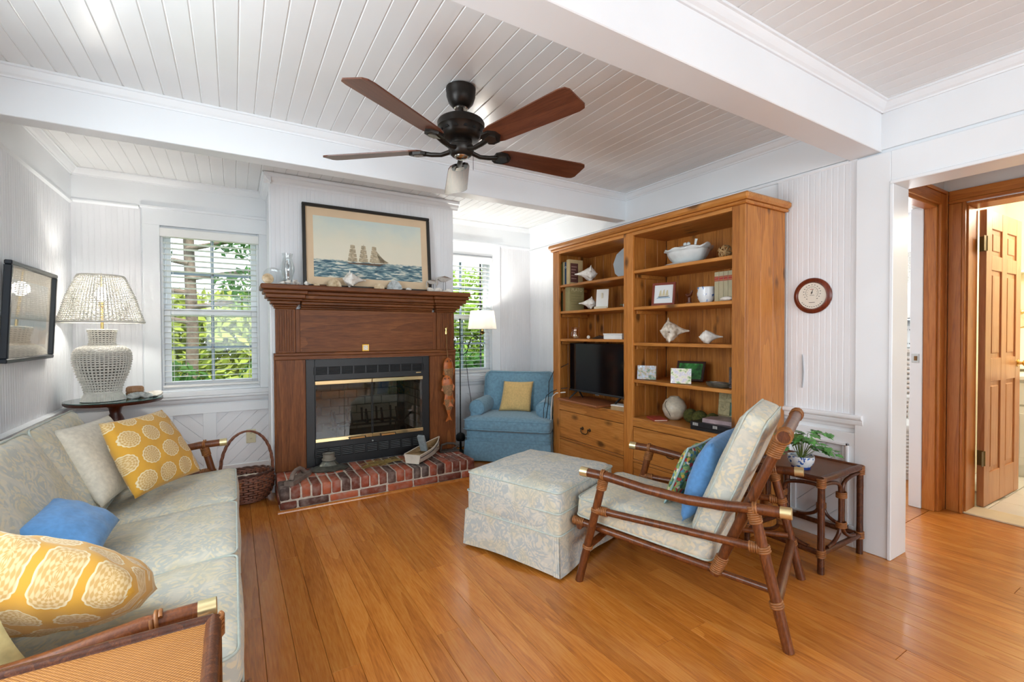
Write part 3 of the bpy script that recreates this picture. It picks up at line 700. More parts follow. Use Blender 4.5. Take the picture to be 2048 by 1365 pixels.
# ------------------------------------------------------------------ shells and other small shapes
def shellm(name, a, b, c): 
    t = NT(name); co = t.coord('Object', 4.0)
    col = t.ramp(t.noise(co, 28, 4), [(.3, hx(a)), (.5, hx(b)), (.72, hx(c))]); t.bump(t.noise(co, 90, 3), .35, .003); return t.fin(col, .55)
SHW = shellm('white shell', '#cfc5b6', '#ece7de', '#f8f5ef'); SHT = shellm('tan shell', '#a98a63', '#d9c09a', '#efe0c4'); SHG = shellm('grey shell', '#8d9190', '#bcc1c0', '#e0e2e0'); SHB = shellm('mottled shell', '#8f7a63', '#d9cbb8', '#f4ede0')
def conch_mb(L, R_, turns=4.5, spikes=8, flare=1.0, seed=0):
    """knobbed spiral shell lying along X: spire at +x, narrow canal at -x"""
    q = random.Random(seed); n = 44; m = 40
    def rad_at(t):                                   # t 0 = spire tip, 1 = canal tip
        if t < .24: r = t/.24; return r**.62*(.95+.05*math.sin(r*turns*PI*1.6))
        k = (t-.24)/.76; return .10+.90*(.5+.5*math.cos(PI*k**.85))
    def fn(i, j):
        t = j/(m-1); a = 2*PI*i/n; r = rad_at(t)*R_*.86
        sh = math.exp(-((t-.27+.03*math.sin(a))/.06)**2)
        kn = max(0, math.cos(spikes*a+1.0))**3*.50*sh if spikes else 0
        kn += max(0, math.cos(spikes*a+2.2))**3*.22*math.exp(-((t-.13)/.035)**2) if spikes else 0
        lip = .38*flare*max(0, math.cos(a+.9))**4*math.exp(-((t-.42)/.17)**2)
        r *= 1+kn+lip+.03*math.sin(9*a+14*t)
        if j in (0, m-1): r = R_*.012
        return (L*(.5-t)-L*.03*math.sin(a)*(t < .24), r*math.cos(a), r*math.sin(a)-R_*.10*t)
    mb = MB().grid(fn, n, m, None, True)
    zmin = min(p[2] for p in mb.v); mb.v = [(a, b, c-zmin) for a, b, c in mb.v]; return mb
def clam_mb(w, h, ridges=14):
    def fn(i, j):
        u = i/40; v = j/8; a = rad(10)+u*rad(160); r = (v**.8)*(1+.03*math.cos(u*ridges*2*PI))
        return (w/2*r*math.cos(a), -.25*h*0+.35*h*math.sin(min(1, v)*PI*.5)*(.6-.6*v)*2, h*r*math.sin(a))
    mb = MB().grid(fn, 41, 9).grid(lambda i, j: (lambda p: (p[0], p[1]-.006, p[2]))(fn(i, j)), 41, 9)
    return mb
def put(mb, name, label, cat, mat, loc, rz=0, smooth=62, rx=0, ry=0, group=None):
    zmin = min((XF((0, 0, 0), 0, rx, ry) @ V(p)).z for p in mb.v)
    M = XF((0, 0, -zmin), 0, rx, ry); mb.v = [tuple(M @ V(p)) for p in mb.v]
    o = mb.build(name, mat, None, smooth); o.location = loc; o.rotation_euler = (0, 0, rz); return tag(o, label, cat, group)
MZ = 1.5481
GS = 'shells along the mantel shelf'
def pebble(w, d, h): return MB().ball((0, 0, 0), (w/2, d/2, h/2), 14)
put(MB().lathe([(0, -.006), (.034, -.006), (.037, -.002), (.037, .002), (.034, .006), (0, .006)], 28), 'sand_dollar', 'round tan stone disc standing at the left end of the mantel shelf', 'stone', SHT, (.212, 3.655, MZ), rad(8), rx=rad(80))
put(MB().lathe([(0, -.002), (.03, -.003), (.066, .004), (.070, .007), (.067, .008), (.03, 0), (0, .001)], 32), 'glass_plate', 'clear round glass plate leaning behind the tan stone disc', 'plate', CLEAR, (.255, 3.80, MZ), rad(4), rx=rad(78))
hl = thing('hurricane_candle', 'clear glass hurricane shade over a candle at the left of the mantel', 'candle holder', (.345, 3.74, MZ))
MB().lathe([(.034, .03), (.030, .035), (.036, .07), (.047, .11), (.046, .14), (.034, .185), (.030, .205), (.038, .235), (.0365, .235), (.029, .205), (.033, .185), (.0445, .14), (.0455, .11), (.0345, .07), (.0285, .035)], 28).build('glass_chimney', CLEAR, hl, 60)
MB().lathe([(.055, 0), (.058, .006), (.030, .018), (.018, .03), (.034, .036), (.020, .036), (.0, .034)], 24).build('glass_base', CLEAR, hl, 60)
MB().lathe([(.011, .034), (.011, .155), (.006, .158), (0, .157)], 14).build('candle', pbr('grey candle', '#9ba0a2', .5), hl, 50)
MB().tube([(0, 0, .155), (.001, 0, .168)], .0012, 5).build('wick', BLACKM, hl)
for k, (x, y, s) in enumerate(((.30, 3.68, .030), (.335, 3.665, .040), (.385, 3.67, .046), (.41, 3.69, .034))):
    put(conch_mb(s*1.7, s*.42, 3, 5, seed=k), 'seashell', ['tiny pale shell nearest the mantel left end', 'small pale shell below the hurricane glass', 'pale coral like shell at the foot of the hurricane glass', 'small grey white shell just left of the ship print frame'][k], 'shell', SHW, (x, y, MZ), rad(40*k), group=GS)
put(conch_mb(.055, .018, 4, 7, seed=4), 'seashell', 'small knobbly white shell below the left corner of the ship print', 'shell', SHW, (.475, 3.70, MZ), rad(200), group=GS)
put(pebble(.045, .03, .018), 'pebble', 'flat pale pebble right of the small knobbly shell on the mantel', 'pebble', SHT, (.53, 3.655, MZ), 0)
dw = MB().tube([(-.06, 0, .008), (-.02, .006, .010), (.03, -.004, .012), (.07, .008, .006)], [.004, .009, .010, .003], 8)
put(dw, 'driftwood', 'thin brown driftwood sliver on the mantel beneath the ship print', 'driftwood', pbr('driftwood', '#6d4a33', .9, var=.25, vs_=40), (.56, 3.73, MZ))
put(clam_mb(.115, .072), 'clam_shell', 'tan fan shaped clam shell leaning on the ship print', 'shell', SHT, (.665, 3.735, MZ), rad(8), rx=rad(-6), group=GS)
put(conch_mb(.185, .056, 4.5, 8, 1.1, seed=2), 'whelk_shell', 'large white knobbed whelk shell at the middle left of the mantel', 'shell', SHW, (.815, 3.71, MZ), rad(192), group=GS)
put(clam_mb(.085, .045, 10), 'clam_shell', 'small tan clam shell below the middle of the ship print', 'shell', SHT, (.995, 3.68, MZ), 0, rx=rad(-4), group=GS)
put(clam_mb(.125, .085, 8), 'oyster_shell', 'blue grey ruffled oyster shell leaning on the ship print', 'shell', SHG, (1.135, 3.735, MZ), rad(-8), rx=rad(-8), group=GS)
put(pebble(.05, .034, .026), 'pebble', 'smooth white pebble right of the grey oyster shell', 'pebble', SHW, (1.235, 3.675, MZ))
# two cut-out shore birds on an oyster cluster
bd = thing('shorebird_carving', 'pair of carved grey shorebirds on a cluster of oyster shells', 'carving', (1.505, 3.70, MZ))
BIRDM = pbr('weathered bird', '#b9b3ab', .8, var=.15, vs_=40); BIRDD = pbr('brown bird back', '#7b6a5d', .8, var=.15)
put_ = []
for k, (x, y, rz, s) in enumerate(((-.07, -.02, 20, .06), (-.02, -.035, 170, .05), (.035, -.03, 60, .055), (.08, -.02, -20, .05), (.11, .02, 90, .045), (-.03, .03, 110, .05), (.05, .03, 10, .05))):
    m = clam_mb(s*1.5, s*.75, 5); M = XF((x, y, .003), rad(rz), rad(-42)); m.v = [tuple(M @ V(p)) for p in m.v]; zz = min(p[2] for p in m.v); m.v = [(a, b, c-zz) for a, b, c in m.v]
    m.build('oyster', SHW, bd, 50)
for k, (x, y, h, s, hx_) in enumerate(((.05, .0, .115, 1.0, -1), (-.055, .01, .085, .72, -1))):
    body = [(-.055, -.004), (-.03, -.022), (.01, -.024), (.045, -.008), (.075, .006), (.04, .016), (0, .024), (-.035, .020)]
    M = FR((x, y, h), (1, 0, 0), (0, 0, 1)); mb = MB().prism([(a*s, b*s) for a, b in body], -.012*s, .012*s, M); b_ = mb.build('bird_body', BIRDM, bd)
    MB().prism([(a*s, b*s+.006*s) for a, b in [(-.03, .010), (.01, .006), (.06, .002), (.03, .014), (0, .020)]], -.0135*s, .0135*s, M).build('wing', BIRDD, b_)
    MB().tube([M @ V((-.04*s, .008*s, 0)), M @ V((-.062*s, .004*s, 0)), M @ V((-.068*s, -.02*s, 0)), M @ V((-.062*s, -.045*s, 0)), M @ V((-.072*s, -.068*s, 0))], [.011*s, .008*s, .006*s, .008*s, .002*s], 8).build('neck_and_beak', BIRDM, b_, 50)
    MB().tube([(x-.004, y, h-.018*s), (x-.006, y, .02)], .0018, 6).tube([(x+.016*s, y, h-.018*s), (x+.014*s, y, .02)], .0018, 6).build('legs', BLACKM, b_)

# ------------------------------------------------------------------ ship print above the mantel
pf = thing('framed_ship_print', 'large framed print of a three masted sailing ship at sea', 'picture', (.965, 3.80, MZ))
pw_, ph_ = 1.02, .655; lean = rad(-5)
PM = XF((0, 0, 0), 0, lean) @ FR((0, 0, 0), (1, 0, 0), (0, 0, 1))      # local x right, y up, z toward the room
BKF = pbr('black picture frame', '#24221f', .38, var=.1)
def fr_bars(w, h, b, t, mat, par, M, nm='frame_bar', ch=.004):
    for (a, c, e, f) in ((-w/2, w/2, 0, b), (-w/2, w/2, h-b, h), (-w/2, -w/2+b, b, h-b), (w/2-b, w/2, b, h-b)):
        MB().box(a, c, e, f, 0, t, ch, M).build(nm, mat, par)
fr_bars(pw_, ph_, .024, .028, BKF, pf, PM)
MB().box(-pw_/2+.01, pw_/2-.01, .01, ph_-.01, .003, .008, 0, PM).build('mat_board', pbr('tan mat', '#e6caa6', .85, var=.03), pf)
def sea_print():
    t = NT('seascape print'); g = t.n('TexCoord').outputs['Generated']; sp = t.n('SeparateXYZ', {0: g}); x, z = sp.outputs[0], sp.outputs[2]
    co = t.vm('MULTIPLY', g, (2.2, 1, 1)); n1 = t.noise(co, 3, 4); n2 = t.noise(t.vm('MULTIPLY', g, (3, 1, 9)), 4, 5, .6, .6)
    sky = t.ramp(t.m_('ADD', z, t.m_('MULTIPLY', t.m_('SUBTRACT', n1, .5), .5)), [(.25, hx('#f0e8d2')), (.6, hx('#ebe6d0')), (.85, hx('#dfe3d4')), (1.1, hx('#d3ded6'))])
    sea = t.ramp(n2, [(.36, hx('#2f5263')), (.47, hx('#5b7f8a')), (.54, hx('#9fb3b0')), (.62, hx('#e4e2d2'))])
    edge = t.m_('ADD', z, t.m_('MULTIPLY', t.m_('SUBTRACT', t.noise(co, 12, 3), .5), .06))
    mask = t.ramp(edge, [(.275, (1, 1, 1, 1)), (.295, (0, 0, 0, 1))]); return t.fin(t.mix(mask, sky, sea), .6)
MB().box(-pw_/2+.078, pw_/2-.078, .088, ph_-.088, .008, .0095, 0, PM).build('print', sea_print(), pf)
SAIL = pbr('printed sail', '#b9a98c', .8, var=.3, vs_=60); HULL = pbr('printed hull', '#6b5747', .8)
sp_ = Matrix.Translation(V((0, 0, 0)))
def flat(poly, z, nm, mat, par=pf, ox=.0, oy=.205, s=1.0): MB().prism([(ox+a*s, oy+b*s) for a, b in poly], z, z+.0006, PM).build(nm, mat, par)
flat([(-.155, .012), (-.13, 0), (.11, -.004), (.14, .012), (.19, .026), (.12, .014), (-.13, .010)], .0098, 'printed_hull', HULL, ox=-.04)
for k, mx in enumerate((-.10, -.015, .07)):
    H = (.15, .165, .155)[k]
    flat([(mx-.0015, 0), (mx+.0015, 0), (mx+.001, H), (mx-.001, H)], .0099, 'printed_mast', HULL, ox=-.04)
    for q in range(4):
        y0 = .022+q*.034; w = .042-q*.007
        flat([(mx-w, y0+.003), (mx-w*.3, y0-.004), (mx+w*.8, y0), (mx+w*.75, y0+.028), (mx, y0+.031), (mx-w*.85, y0+.030)], .0101+k*.0001, 'printed_sail', SAIL, ox=-.04)
for q in range(3): flat([(.10+q*.02, .02), (.165+q*.012, .03), (.085, .12-q*.02)], .0102, 'printed_sail', SAIL, ox=-.04)
PGL = glassy('picture glass', (1, 1, 1, 1), .012, .03)
MB().box(-pw_/2+.02, pw_/2-.02, .02, ph_-.02, .014, .0155, 0, PM).build('glass', PGL, pf)

# ------------------------------------------------------------------ things on the hearth
HT = HZ+.0005
GREYW = pbr('weathered grey wood', '#7b6c62', .9, var=.25, vs_=25, bump=.4, bs=60)
ir = thing('wooden_plane', 'weathered grey wooden tool with a carved handle hole on the hearth corner', 'tool', (.385, 3.57, HT), rad(58))
out = [(-.14, 0), (.12, 0), (.14, .012), (.14, .03), (.09, .065), (.05, .085), (-.06, .088), (-.09, .07), (-.14, .03)]
MB().prism(out[:2]+[(.14, .012), (.14, .028), (-.14, .03)], -.032, .032, FR((0, 0, 0), (1, 0, 0), (0, 0, 1))).build('sole', GREYW, ir)
MB().tube([(-.105, 0, .03), (-.085, 0, .065), (-.04, 0, .082), (.02, 0, .08), (.06, 0, .06), (.085, 0, .03)], [.017, .016, .014, .014, .016, .018], 10).build('handle', GREYW, ir, 60)
pt = thing('pewter_inkwell', 'grey metal stand with a round socket beside the wooden tool', 'stand', (.615, 3.735, HT), rad(-8))
PEW = pbr('pewter', '#6d6f66', .38, .65, var=.3, vs_=30)
MB().lathe([(.14, 0), (.15, .008), (.12, .02), (.075, .034), (.05, .06), (.04, .072)], 9, None, 1, .62).build('base', PEW, pt, 25)
MB().lathe([(.038, .07), (.050, .074), (.050, .084), (.042, .088), (.042, .118), (.046, .122), (.036, .122), (.034, .09), (0, .088)], 22).build('socket', pbr('grey socket', '#7d776b', .7), pt, 40)
rt = random.Random(11); tg = thing('twig_bundle', 'loose bundle of dry yellow twigs lying on the brick hearth', 'twigs', (.99, 3.66, HT), rad(6))
TWG = pbr('dry twig', '#8c7440', .9, var=.3, vs_=50)
for k in range(26):
    L = rt.uniform(.06, .14); y = rt.uniform(-.05, .05); x = rt.uniform(-.09, .09); a = rt.uniform(-.35, .35); z0 = .004+rt.random()*.022
    MB().tube([(x-L*math.cos(a), y-L*math.sin(a), z0), (x, y+rt.uniform(-.006, .006), z0+rt.uniform(0, .006)), (x+L*math.cos(a), y+L*math.sin(a), z0)], [.0022, .0028, .0015], 5).build('twig', TWG, tg)
# model rowing boat
bo = thing('model_rowboat', 'cream painted wooden model rowing boat on the brick hearth', 'model boat', (1.375, 3.665, HT+.005), rad(41))
BOATO = pbr('cream boat paint', '#d6cdbd', .6, var=.08, vs_=20); BOATI = wood('boat inside wood', '#7e6342', '#a58860', '#bfa57c', 'x', 18, .6)
def hull(i, j, inset=0):
    u = i/14; L = .46; x = -L/2+L*u                     # stern at -x, bow at +x
    w = (.072*(1-max(0, (u-.25)/.75)**2.2) if u > .25 else .072)-inset; w = max(w, .0015)
    sheer = .075+.045*u**2; keel = .004+.03*max(0, u-.6)**1.5+inset*.7
    s = j/10*2-1; a = abs(s)
    return (x - (inset if u > .98 else 0), math.copysign(w*min(1, a*1.5)**.8*(.72+.28*a), s) if s else 0, keel+(sheer-keel)*max(0, (a-.55)/.45) if a > .55 else keel)
MB().grid(lambda i, j: hull(i, j), 15, 11).build('hull', BOATO, bo, 40)
MB().grid(lambda i, j: hull(i, j, .006), 15, 11).build('hull_lining', BOATI, bo, 40)
gun = [hull(i, 0) for i in range(15)]; gun2 = [hull(i, 10) for i in range(15)]
MB().tube(gun, .005, 6).build('gunwale', BOATO, bo); MB().tube(gun2, .005, 6).build('gunwale', BOATO, bo)
MB().tube([(x, y*1.01, z-.022) for x, y, z in gun], .003, 5).build('rub_strake', BLACKM, bo); MB().tube([(x, y*1.01, z-.022) for x, y, z in gun2], .003, 5).build('rub_strake', BLACKM, bo)
MB().prism([(-.072, .074), (.072, .074), (.058, .004), (-.058, .004)], -.005, .004, FR((-.23, 0, 0), (0, 1, 0), (0, 0, 1))).build('transom', BOATO, bo)
for x, w in ((-.14, .064), (.0, .062), (.12, .045)): MB().box(x-.022, x+.022, -w, w, .052, .058, .001).build('seat', BOATI, bo)
tg2 = tag(MB().box(-.012, .012, -.03, .03, 0, .15, .003, XF((0, 0, 0), 0, 0, rad(-24))).build('grey_paddle', pbr('grey slate', '#8b9496', .8, var=.15, vs_=30), None), 'small grey weathered board standing in the model rowing boat', 'board')
tg2.location = (1.352, 3.655, HT+.062); tg2.rotation_euler = (0, 0, rad(41))
sk = thing('iron_boot_scraper', 'dark iron curled scraper behind the rowing boat at the hearth end', 'scraper', (1.60, 3.755, HT), rad(-10))
DKI = pbr('dark weathered iron', '#4a433e', .7, .3, var=.25, vs_=30)
MB().box(-.07, .10, -.04, .04, 0, .010, .004).build('base', DKI, sk)
MB().tube([(-.06, 0, .008), (-.05, 0, .06), (.0, 0, .072), (.06, 0, .066), (.10, 0, .04), (.08, 0, .02), (.055, 0, .03)], [.012, .011, .010, .010, .012, .010, .006], 8).build('scroll', DKI, sk, 60)
# carved fish hanging on the right of the mantel
FISHM = pbr('carved fish wood', '#b0602a', .42, var=.25, vs_=30); SCALE = pbr('fish scale paint', '#8f6a45', .5, var=.5, vs_=120)
def fish(label, loc, L, w, tilt, yaw):
    t = thing('carved_fish', label, 'carving', loc, 0, 'carved wooden fish on a cord'); M = XF((0, 0, 0), rad(yaw), 0, rad(tilt))
    pr = [(0, 0), (.30*w, .05*L), (.46*w, .16*L), (.5*w, .30*L), (.44*w, .46*L), (.28*w, .64*L), (.13*w, .78*L), (.09*w, .84*L)]
    MB().lathe([(r, -z) for r, z in pr]+[(0, -.85*L)], 14, M, 1, .38).build('body', FISHM, t, 60)
    MB().prism([(-.07*w, -.82*L), (.07*w, -.82*L), (.30*w, -.99*L), (.12*w, -.965*L), (0, -.955*L), (-.12*w, -.965*L), (-.34*w, -1.0*L)], -.006, .006, M @ FR((0, 0, 0), (1, 0, 0), (0, 0, 1))).build('tail', FISHM, t)
    MB().lathe([(r*1.015, -z) for r, z in pr[3:6]], 14, M, 1, .385).build('painted_scales', SCALE, t, 60)
    for s in (-1, 1): MB().ball((s*.16*w, -.17*w, -.10*L), .05*w, 8, M).build('eye', BLACKM, t)
    MB().prism([(.42*w, -.22*L), (.60*w, -.36*L), (.46*w, -.50*L), (.3*w, -.44*L)], -.004, .004, M @ FR((0, 0, 0), (1, 0, 0), (0, 0, 1))).build('fin', FISHM, t)
    MB().prism([(-.42*w, -.30*L), (-.60*w, -.44*L), (-.36*w, -.50*L)], -.004, .004, M @ FR((0, 0, 0), (1, 0, 0), (0, 0, 1))).build('fin', FISHM, t)
fish('uppermost carved wooden fish on the cord at the mantel right', (1.625, 3.79, .985), .33, .105, -4, 10)
fish('middle carved wooden fish with striped flank at the mantel right', (1.598, 3.765, .83), .29, .10, -7, -15)
fish('lowest carved wooden fish with its tail near the hearth', (1.625, 3.77, .70), .28, .095, 0, 8)
cdk = thing('fish_cord', 'brown cord with brass hook carrying the carved fish', 'cord', (1.622, 3.815, 1.19))
MB().tube([(0, -.006, 0), (0, -.012, -.12), (.003, -.025, -.205)], .003, 6).build('cord', pbr('twine', '#8c6a43', .9), cdk); MB().lathe([(.011, 0), (.012, .02), (.006, .035), (.012, .05), (.007, .062), (0, .064)], 12, XF((0, -.004, 0)), 1, .4).build('hook', BRASS, cdk, 50)
# ------------------------------------------------------------------ pine bookcase
BX = 2.50; BK = 2.90; Y0, Y1, YA, YC, YD, YE = 1.563, 3.410, 1.647, 2.430, 2.521, 3.320
bc = thing('pine_bookcase', 'tall knotty pine bookcase with open shelves above drawers', 'bookcase', (2.71, 2.48, 0))
def wp(mb, nm, mat, t, smooth=None, sub=None):
    o = mb.build(nm, mat, sub or t, smooth); o.location = -V(t.location) if sub is None else (0, 0, 0); return o
def BB(nm, b, mat=PINE, ch=.002, sub=None): return wp(MB().box(*b, ch), nm, mat, bc, None, sub)
TOPZ = 1.905
for a, b in ((YA, YC), (YD, YE)):
    a, b = (a-.062, b+.022) if a < 2 else (a-.022, b+.068); n = 8; w = (b-a)/n
    for k in range(n): BB('back_board', (BK-.012, BK, a+k*w+.0004, a+(k+1)*w-.0004, .04, 1.94), ch=.003)
for k in range(3):
    w = (2.915-BX-.024)/3; x0 = BX+.024+k*w
    BB('side_board', (x0+.0008, x0+w-.0008, Y0+.002, Y0+.022, .0, 1.93), ch=.003)
    BB('side_board', (x0+.0008, x0+w-.0008, Y1-.022, Y1-.002, .0, 1.93), ch=.003)
    BB('partition_board', (x0+.0008, min(BK-.013, x0+w-.0008), 2.452, 2.474, .04, 1.93), ch=.003); BB('partition_board', (x0+.0008, min(BK-.013, x0+w-.0008), 2.477, 2.499, .04, 1.93), ch=.003)
for a, b in ((Y0, YA), (YC, YD), (YE, Y1)): BB('face_stile', (BX, BX+.023, a, b, 0, 1.93), ch=.003)
for a, b in ((YA, YC), (YD, YE)):
    BB('top_rail', (BX, BX+.023, a+.0005, b-.0005, TOPZ, 1.93), PINEY)
    BB('top_inner', (BX+.024, BK-.013, a-.03, b+.03, 1.905, 1.93), PINEY)
BB('cornice', (BX-.016, 2.935-.012, Y0-.016, Y1+.016, 1.9305, 1.950), PINEY, .006); BB('cornice_cap', (BX-.034, 2.935-.008, Y0-.034, Y1+.034, 1.9505, 1.992), PINEY, .012)
SH2 = [1.650, 1.384, 1.123, .852]; SH1 = [1.626, 1.391, 1.146]; DZ2, DZ1 = .575, .600
for z in SH2: BB('shelf', (BX+.012, BK-.013, YA-.045, YC+.02, z-.022, z), PINEY, .003)
for z in SH1: BB('shelf', (BX+.012, BK-.013, YD-.02, YE+.06, z-.022, z), PINEY, .003)
for z in SH2: BB('shelf_cleat', (BX+.05, BK-.05, YC+.003, YC+.021, z-.05, z-.023), PINEY)
for z in SH1: BB('shelf_cleat', (BX+.05, BK-.05, YE+.02, YE+.066, z-.05, z-.023), PINEY)
BB('deck', (BX+.0005, BK-.013, YA, YC, DZ2-.02, DZ2), PINEY); BB('deck', (BX+.0005, BK-.013, YD, YE, DZ1-.02, DZ1), PINEY)
HND = pbr('antique brass handle', '#4e3d28', .45, .6, var=.25, vs_=40)
for a, b, dz in ((YA, YC, DZ2), (YD, YE, DZ1)):
    BB('deck_rail', (BX+.0005, BX+.023, a+.001, b-.001, .512, dz-.0205), PINEY)
    BB('mid_rail', (BX+.0005, BX+.023, a+.001, b-.001, .250, .268), PINEY); BB('base_rail', (BX+.0005, BX+.023, a+.001, b-.001, 0, .045), PINEY)
    for z0, z1 in ((.272, .507), (.049, .246)):
        d = BB('drawer', (BX+.002, BX+.36, a+.005, b-.005, z0, z1), PINEY, .002)
        if z0 > .2:
            m = .5*(a+b)+.03; zc = .395
            h = MB()
            for s in (-1, 1): h.lathe([(.014, 0), (.014, .004), (.007, .008), (.006, .018), (.009, .022), (0, .024)], 12, FR((BX+.002, m+s*.045, zc), (0, 1, 0), (0, 0, 1)) @ Matrix.Scale(-1, 4, (0, 0, 1)))
            wp(h, 'handle_mount', HND, bc, 40, d)
            wp(MB().tube([(BX-.018, m-.045, zc), (BX-.022, m-.042, zc-.022), (BX-.024, m-.022, zc-.037), (BX-.024, m+.022, zc-.037), (BX-.022, m+.042, zc-.022), (BX-.018, m+.045, zc)], .0042, 8), 'bail_handle', HND, bc, 60, d)

# ------------------------------------------------------------------ lettering
def text_mesh(body, size, ext=.0006):
    cu = bpy.data.curves.new('lettering', 'FONT'); cu.body = body; cu.size = size; cu.extrude = ext; cu.align_x = 'CENTER'; cu.align_y = 'CENTER'; cu.resolution_u = 3
    o = bpy.data.objects.new('lettering', cu); COL.objects.link(o)
    dg = bpy.context.evaluated_depsgraph_get(); me = bpy.data.meshes.new_from_object(o.evaluated_get(dg)); bpy.data.objects.remove(o); bpy.data.curves.remove(cu); me.materials.clear(); return me

PAGES = pbr('book pages', '#e9e0c8', .9, var=.08, vs_=200)
def book(label, loc, th, h, d, mat, group=None, rz=0, ry=0):
    """upright book: spine toward -X, thickness along Y, base at z=0"""
    t = thing('book', label, 'book', loc, rz, group); t.rotation_euler = (ry, 0, rz)
    MB().box(0, .004, 0, th, 0, h, .0015).build('spine', mat, t)
    MB().box(.004, d, 0, .0025, 0, h, .0008).build('cover', mat, t); MB().box(.004, d, th-.0025, th, 0, h, .0008).build('cover', mat, t)
    MB().box(.0045, d-.004, .0027, th-.0027, .003, h-.003).build('pages', PAGES, t); return t
def cm(n, c, r=.6): return pbr(n, c, r, var=.08, vs_=20)
G1 = 'books on the top left shelf'; z = SH1[0]+.0003; y = YE+.05
for lb, th, h, c in (('thin mustard book at the left end of the top left shelf', .020, .200, '#a58a3c'), ('thin olive green book on the top left shelf', .018, .212, '#6d7148'), ('cream spined book beside the blue book', .026, .21, '#cbb98c')):
    y -= th+.001; book(lb, (BX+.055, y, z), th, h, .15, cm('cloth '+c, c), G1)
y -= .033; b = book('navy blue book on the top left shelf', (BX+.05, y, z), .032, .205, .15, cm('navy cloth', '#2d4a6b'), G1)
MB().ring((-.001, .016, .158), (1, 0, 0), .009, .0016, 16, 5).build('spine_ornament', cm('pale spine print', '#c3d0da'), b)
y -= .041; b = book('tan book with a dark red title panel on its cover', (BX+.045, y, z), .04, .222, .155, cm('tan cloth', '#c8b283'), G1)
MB().box(.014, .10, -.0010, 0, .02, .19, .0003).build('title_panel', cm('dark red panel', '#5d3a34'), b)
for k, w in enumerate((.062, .050, .040, .066, .056)): MB().box(.024, .024+w, -.0016, -.0010, .155-k*.026, .163-k*.026).build('title_line', cm('pale title print', '#a5837a'), b)
G2 = 'books on the second left shelf'; z = SH1[1]+.0003; y = YE+.05
for lb, th, h, c in (('dark green book at the left end of the second shelf', .026, .175, '#4d5a35'), ('brown leather book next to the dark green one', .026, .20, '#a8743f'), ('second brown leather book beside the thick khaki volume', .028, .205, '#b27d4a')):
    y -= th+.001; book(lb, (BX+.06, y, z), th, h, .14, cm('cloth '+c, c), G2)
y -= .061; b = book('thick khaki book titled PLATO on the second left shelf', (BX+.045, y, z), .06, .215, .165, cm('khaki cloth', '#9c9163'), G2)
link('lettering', text_mesh('PLATO', .040, .0005), cm('khaki lettering', '#d5cba0'), b, FR((.085, -.0006, .188), (1, 0, 0), (0, 0, 1)))
for k in range(6): MB().box(.02, (.15, .13, .14, .10, .12, .06)[k], -.0005, 0, .155-k*.024, .1565-k*.024).build('cover_line', cm('dark rule', '#5e5a3c'), b)
G3 = 'cloth bound set on the right shelf'; z = SH2[1]+.0003; y = YA+.012
for k in range(5):
    th = .031; nm = ('first from the right stile', 'second from the right stile', 'third from the right stile', 'fourth from the right stile', 'nearest the blue and white pot')[k]
    b = book('grey linen book with red spine label, '+nm, (BX+.075, y, z), th-.001, .186, .13, cm('linen cloth', '#b3a98a'), G3); y += th
    MB().box(-.001, 0, .001, th-.002, .128, .158).build('spine_label', cm('red spine label', '#a83a35'), b); MB().box(-.0013, 0, .002, th-.003, .134, .136).build('gilt_rule', BRASS, b); MB().box(-.0013, 0, .002, th-.003, .150, .152).build('gilt_rule', BRASS, b)
b = book('tall brown leather book leaning in the top right shelf corner', (BX+.06, YA-.02, SH2[0]+.0003), .03, .235, .16, cm('brown leather', '#5b3f2c'), None)
for k in range(4): MB().box(-.0014, 0, .001, .029, .05+k*.045, .056+k*.045).build('gilt_band', cm('faded gilt', '#a8926a'), b)

# ------------------------------------------------------------------ shells, crockery and frames on the shelves
CER = pbr('white ceramic', '#dde1e0', .3, var=.05, vs_=18, bump=.5, bs=38, bd=.004)
put(conch_mb(.19, .062, 4, 8, 1.2, seed=8), 'conch_shell', 'spiky white conch shell in front of the books on the top left shelf', 'shell', SHW, (BX+.09, 3.06, SH1[0]), rad(-42))
pl = MB().lathe([(0, 0), (.09, .001), (.115, .008), (.118, .012), (.113, .012), (.09, .006), (0, .005)], 10, None, 1, 1.15)
put(pl, 'scalloped_plate', 'pale blue grey scalloped plate standing on the top left shelf', 'plate', pbr('blue grey glaze', '#b9c4ca', .25, var=.06), (BX+.20, 2.68, SH1[0]), rad(-70), 50, rx=rad(80))
put(conch_mb(.15, .05, 3.5, 7, 1.3, seed=5), 'coral_piece', 'knobbly grey white coral in front of the PLATO book', 'coral', SHW, (BX+.085, 3.03, SH1[1]), rad(-42))
cdn = thing('card_stand', 'tall white card propped on a small cream easel', 'card', (BX+.11, 2.88, SH1[1]+.0003), rad(-60))
MB().box(-.052, .052, -.004, 0, .012, .17, .001, XF((0, 0, 0), 0, rad(-10))).build('card', pbr('white card', '#f3f1ea', .5, var=.02), cdn); MB().box(-.055, .055, -.035, .03, 0, .006, .001).box(-.055, .055, -.037, -.032, 0, .022, .001).build('easel_foot', pbr('cream easel', '#e2d8bc', .5), cdn)
MB().box(-.006, .006, .0, .006, 0, .14, .001, XF((0, .035, 0), 0, rad(14))).build('easel_back', pbr('cream easel leg', '#e2d8bc', .5), cdn)
tp = thing('tiny_pot', 'tiny white pot with a green sprig at the second shelf end', 'pot', (BX+.12, 2.62, SH1[1]))
MB().lathe([(.012, 0), (.02, .012), (.02, .028), (.013, .036), (.014, .05), (0, .05)], 14).build('body', CER, tp, 40); MB().tube([(0, .015, .02), (0, .05, .028), (0, .065, .022)], [.003, .004, .001], 6).build('sprig', pbr('sprig green', '#5c7350', .6), tp)
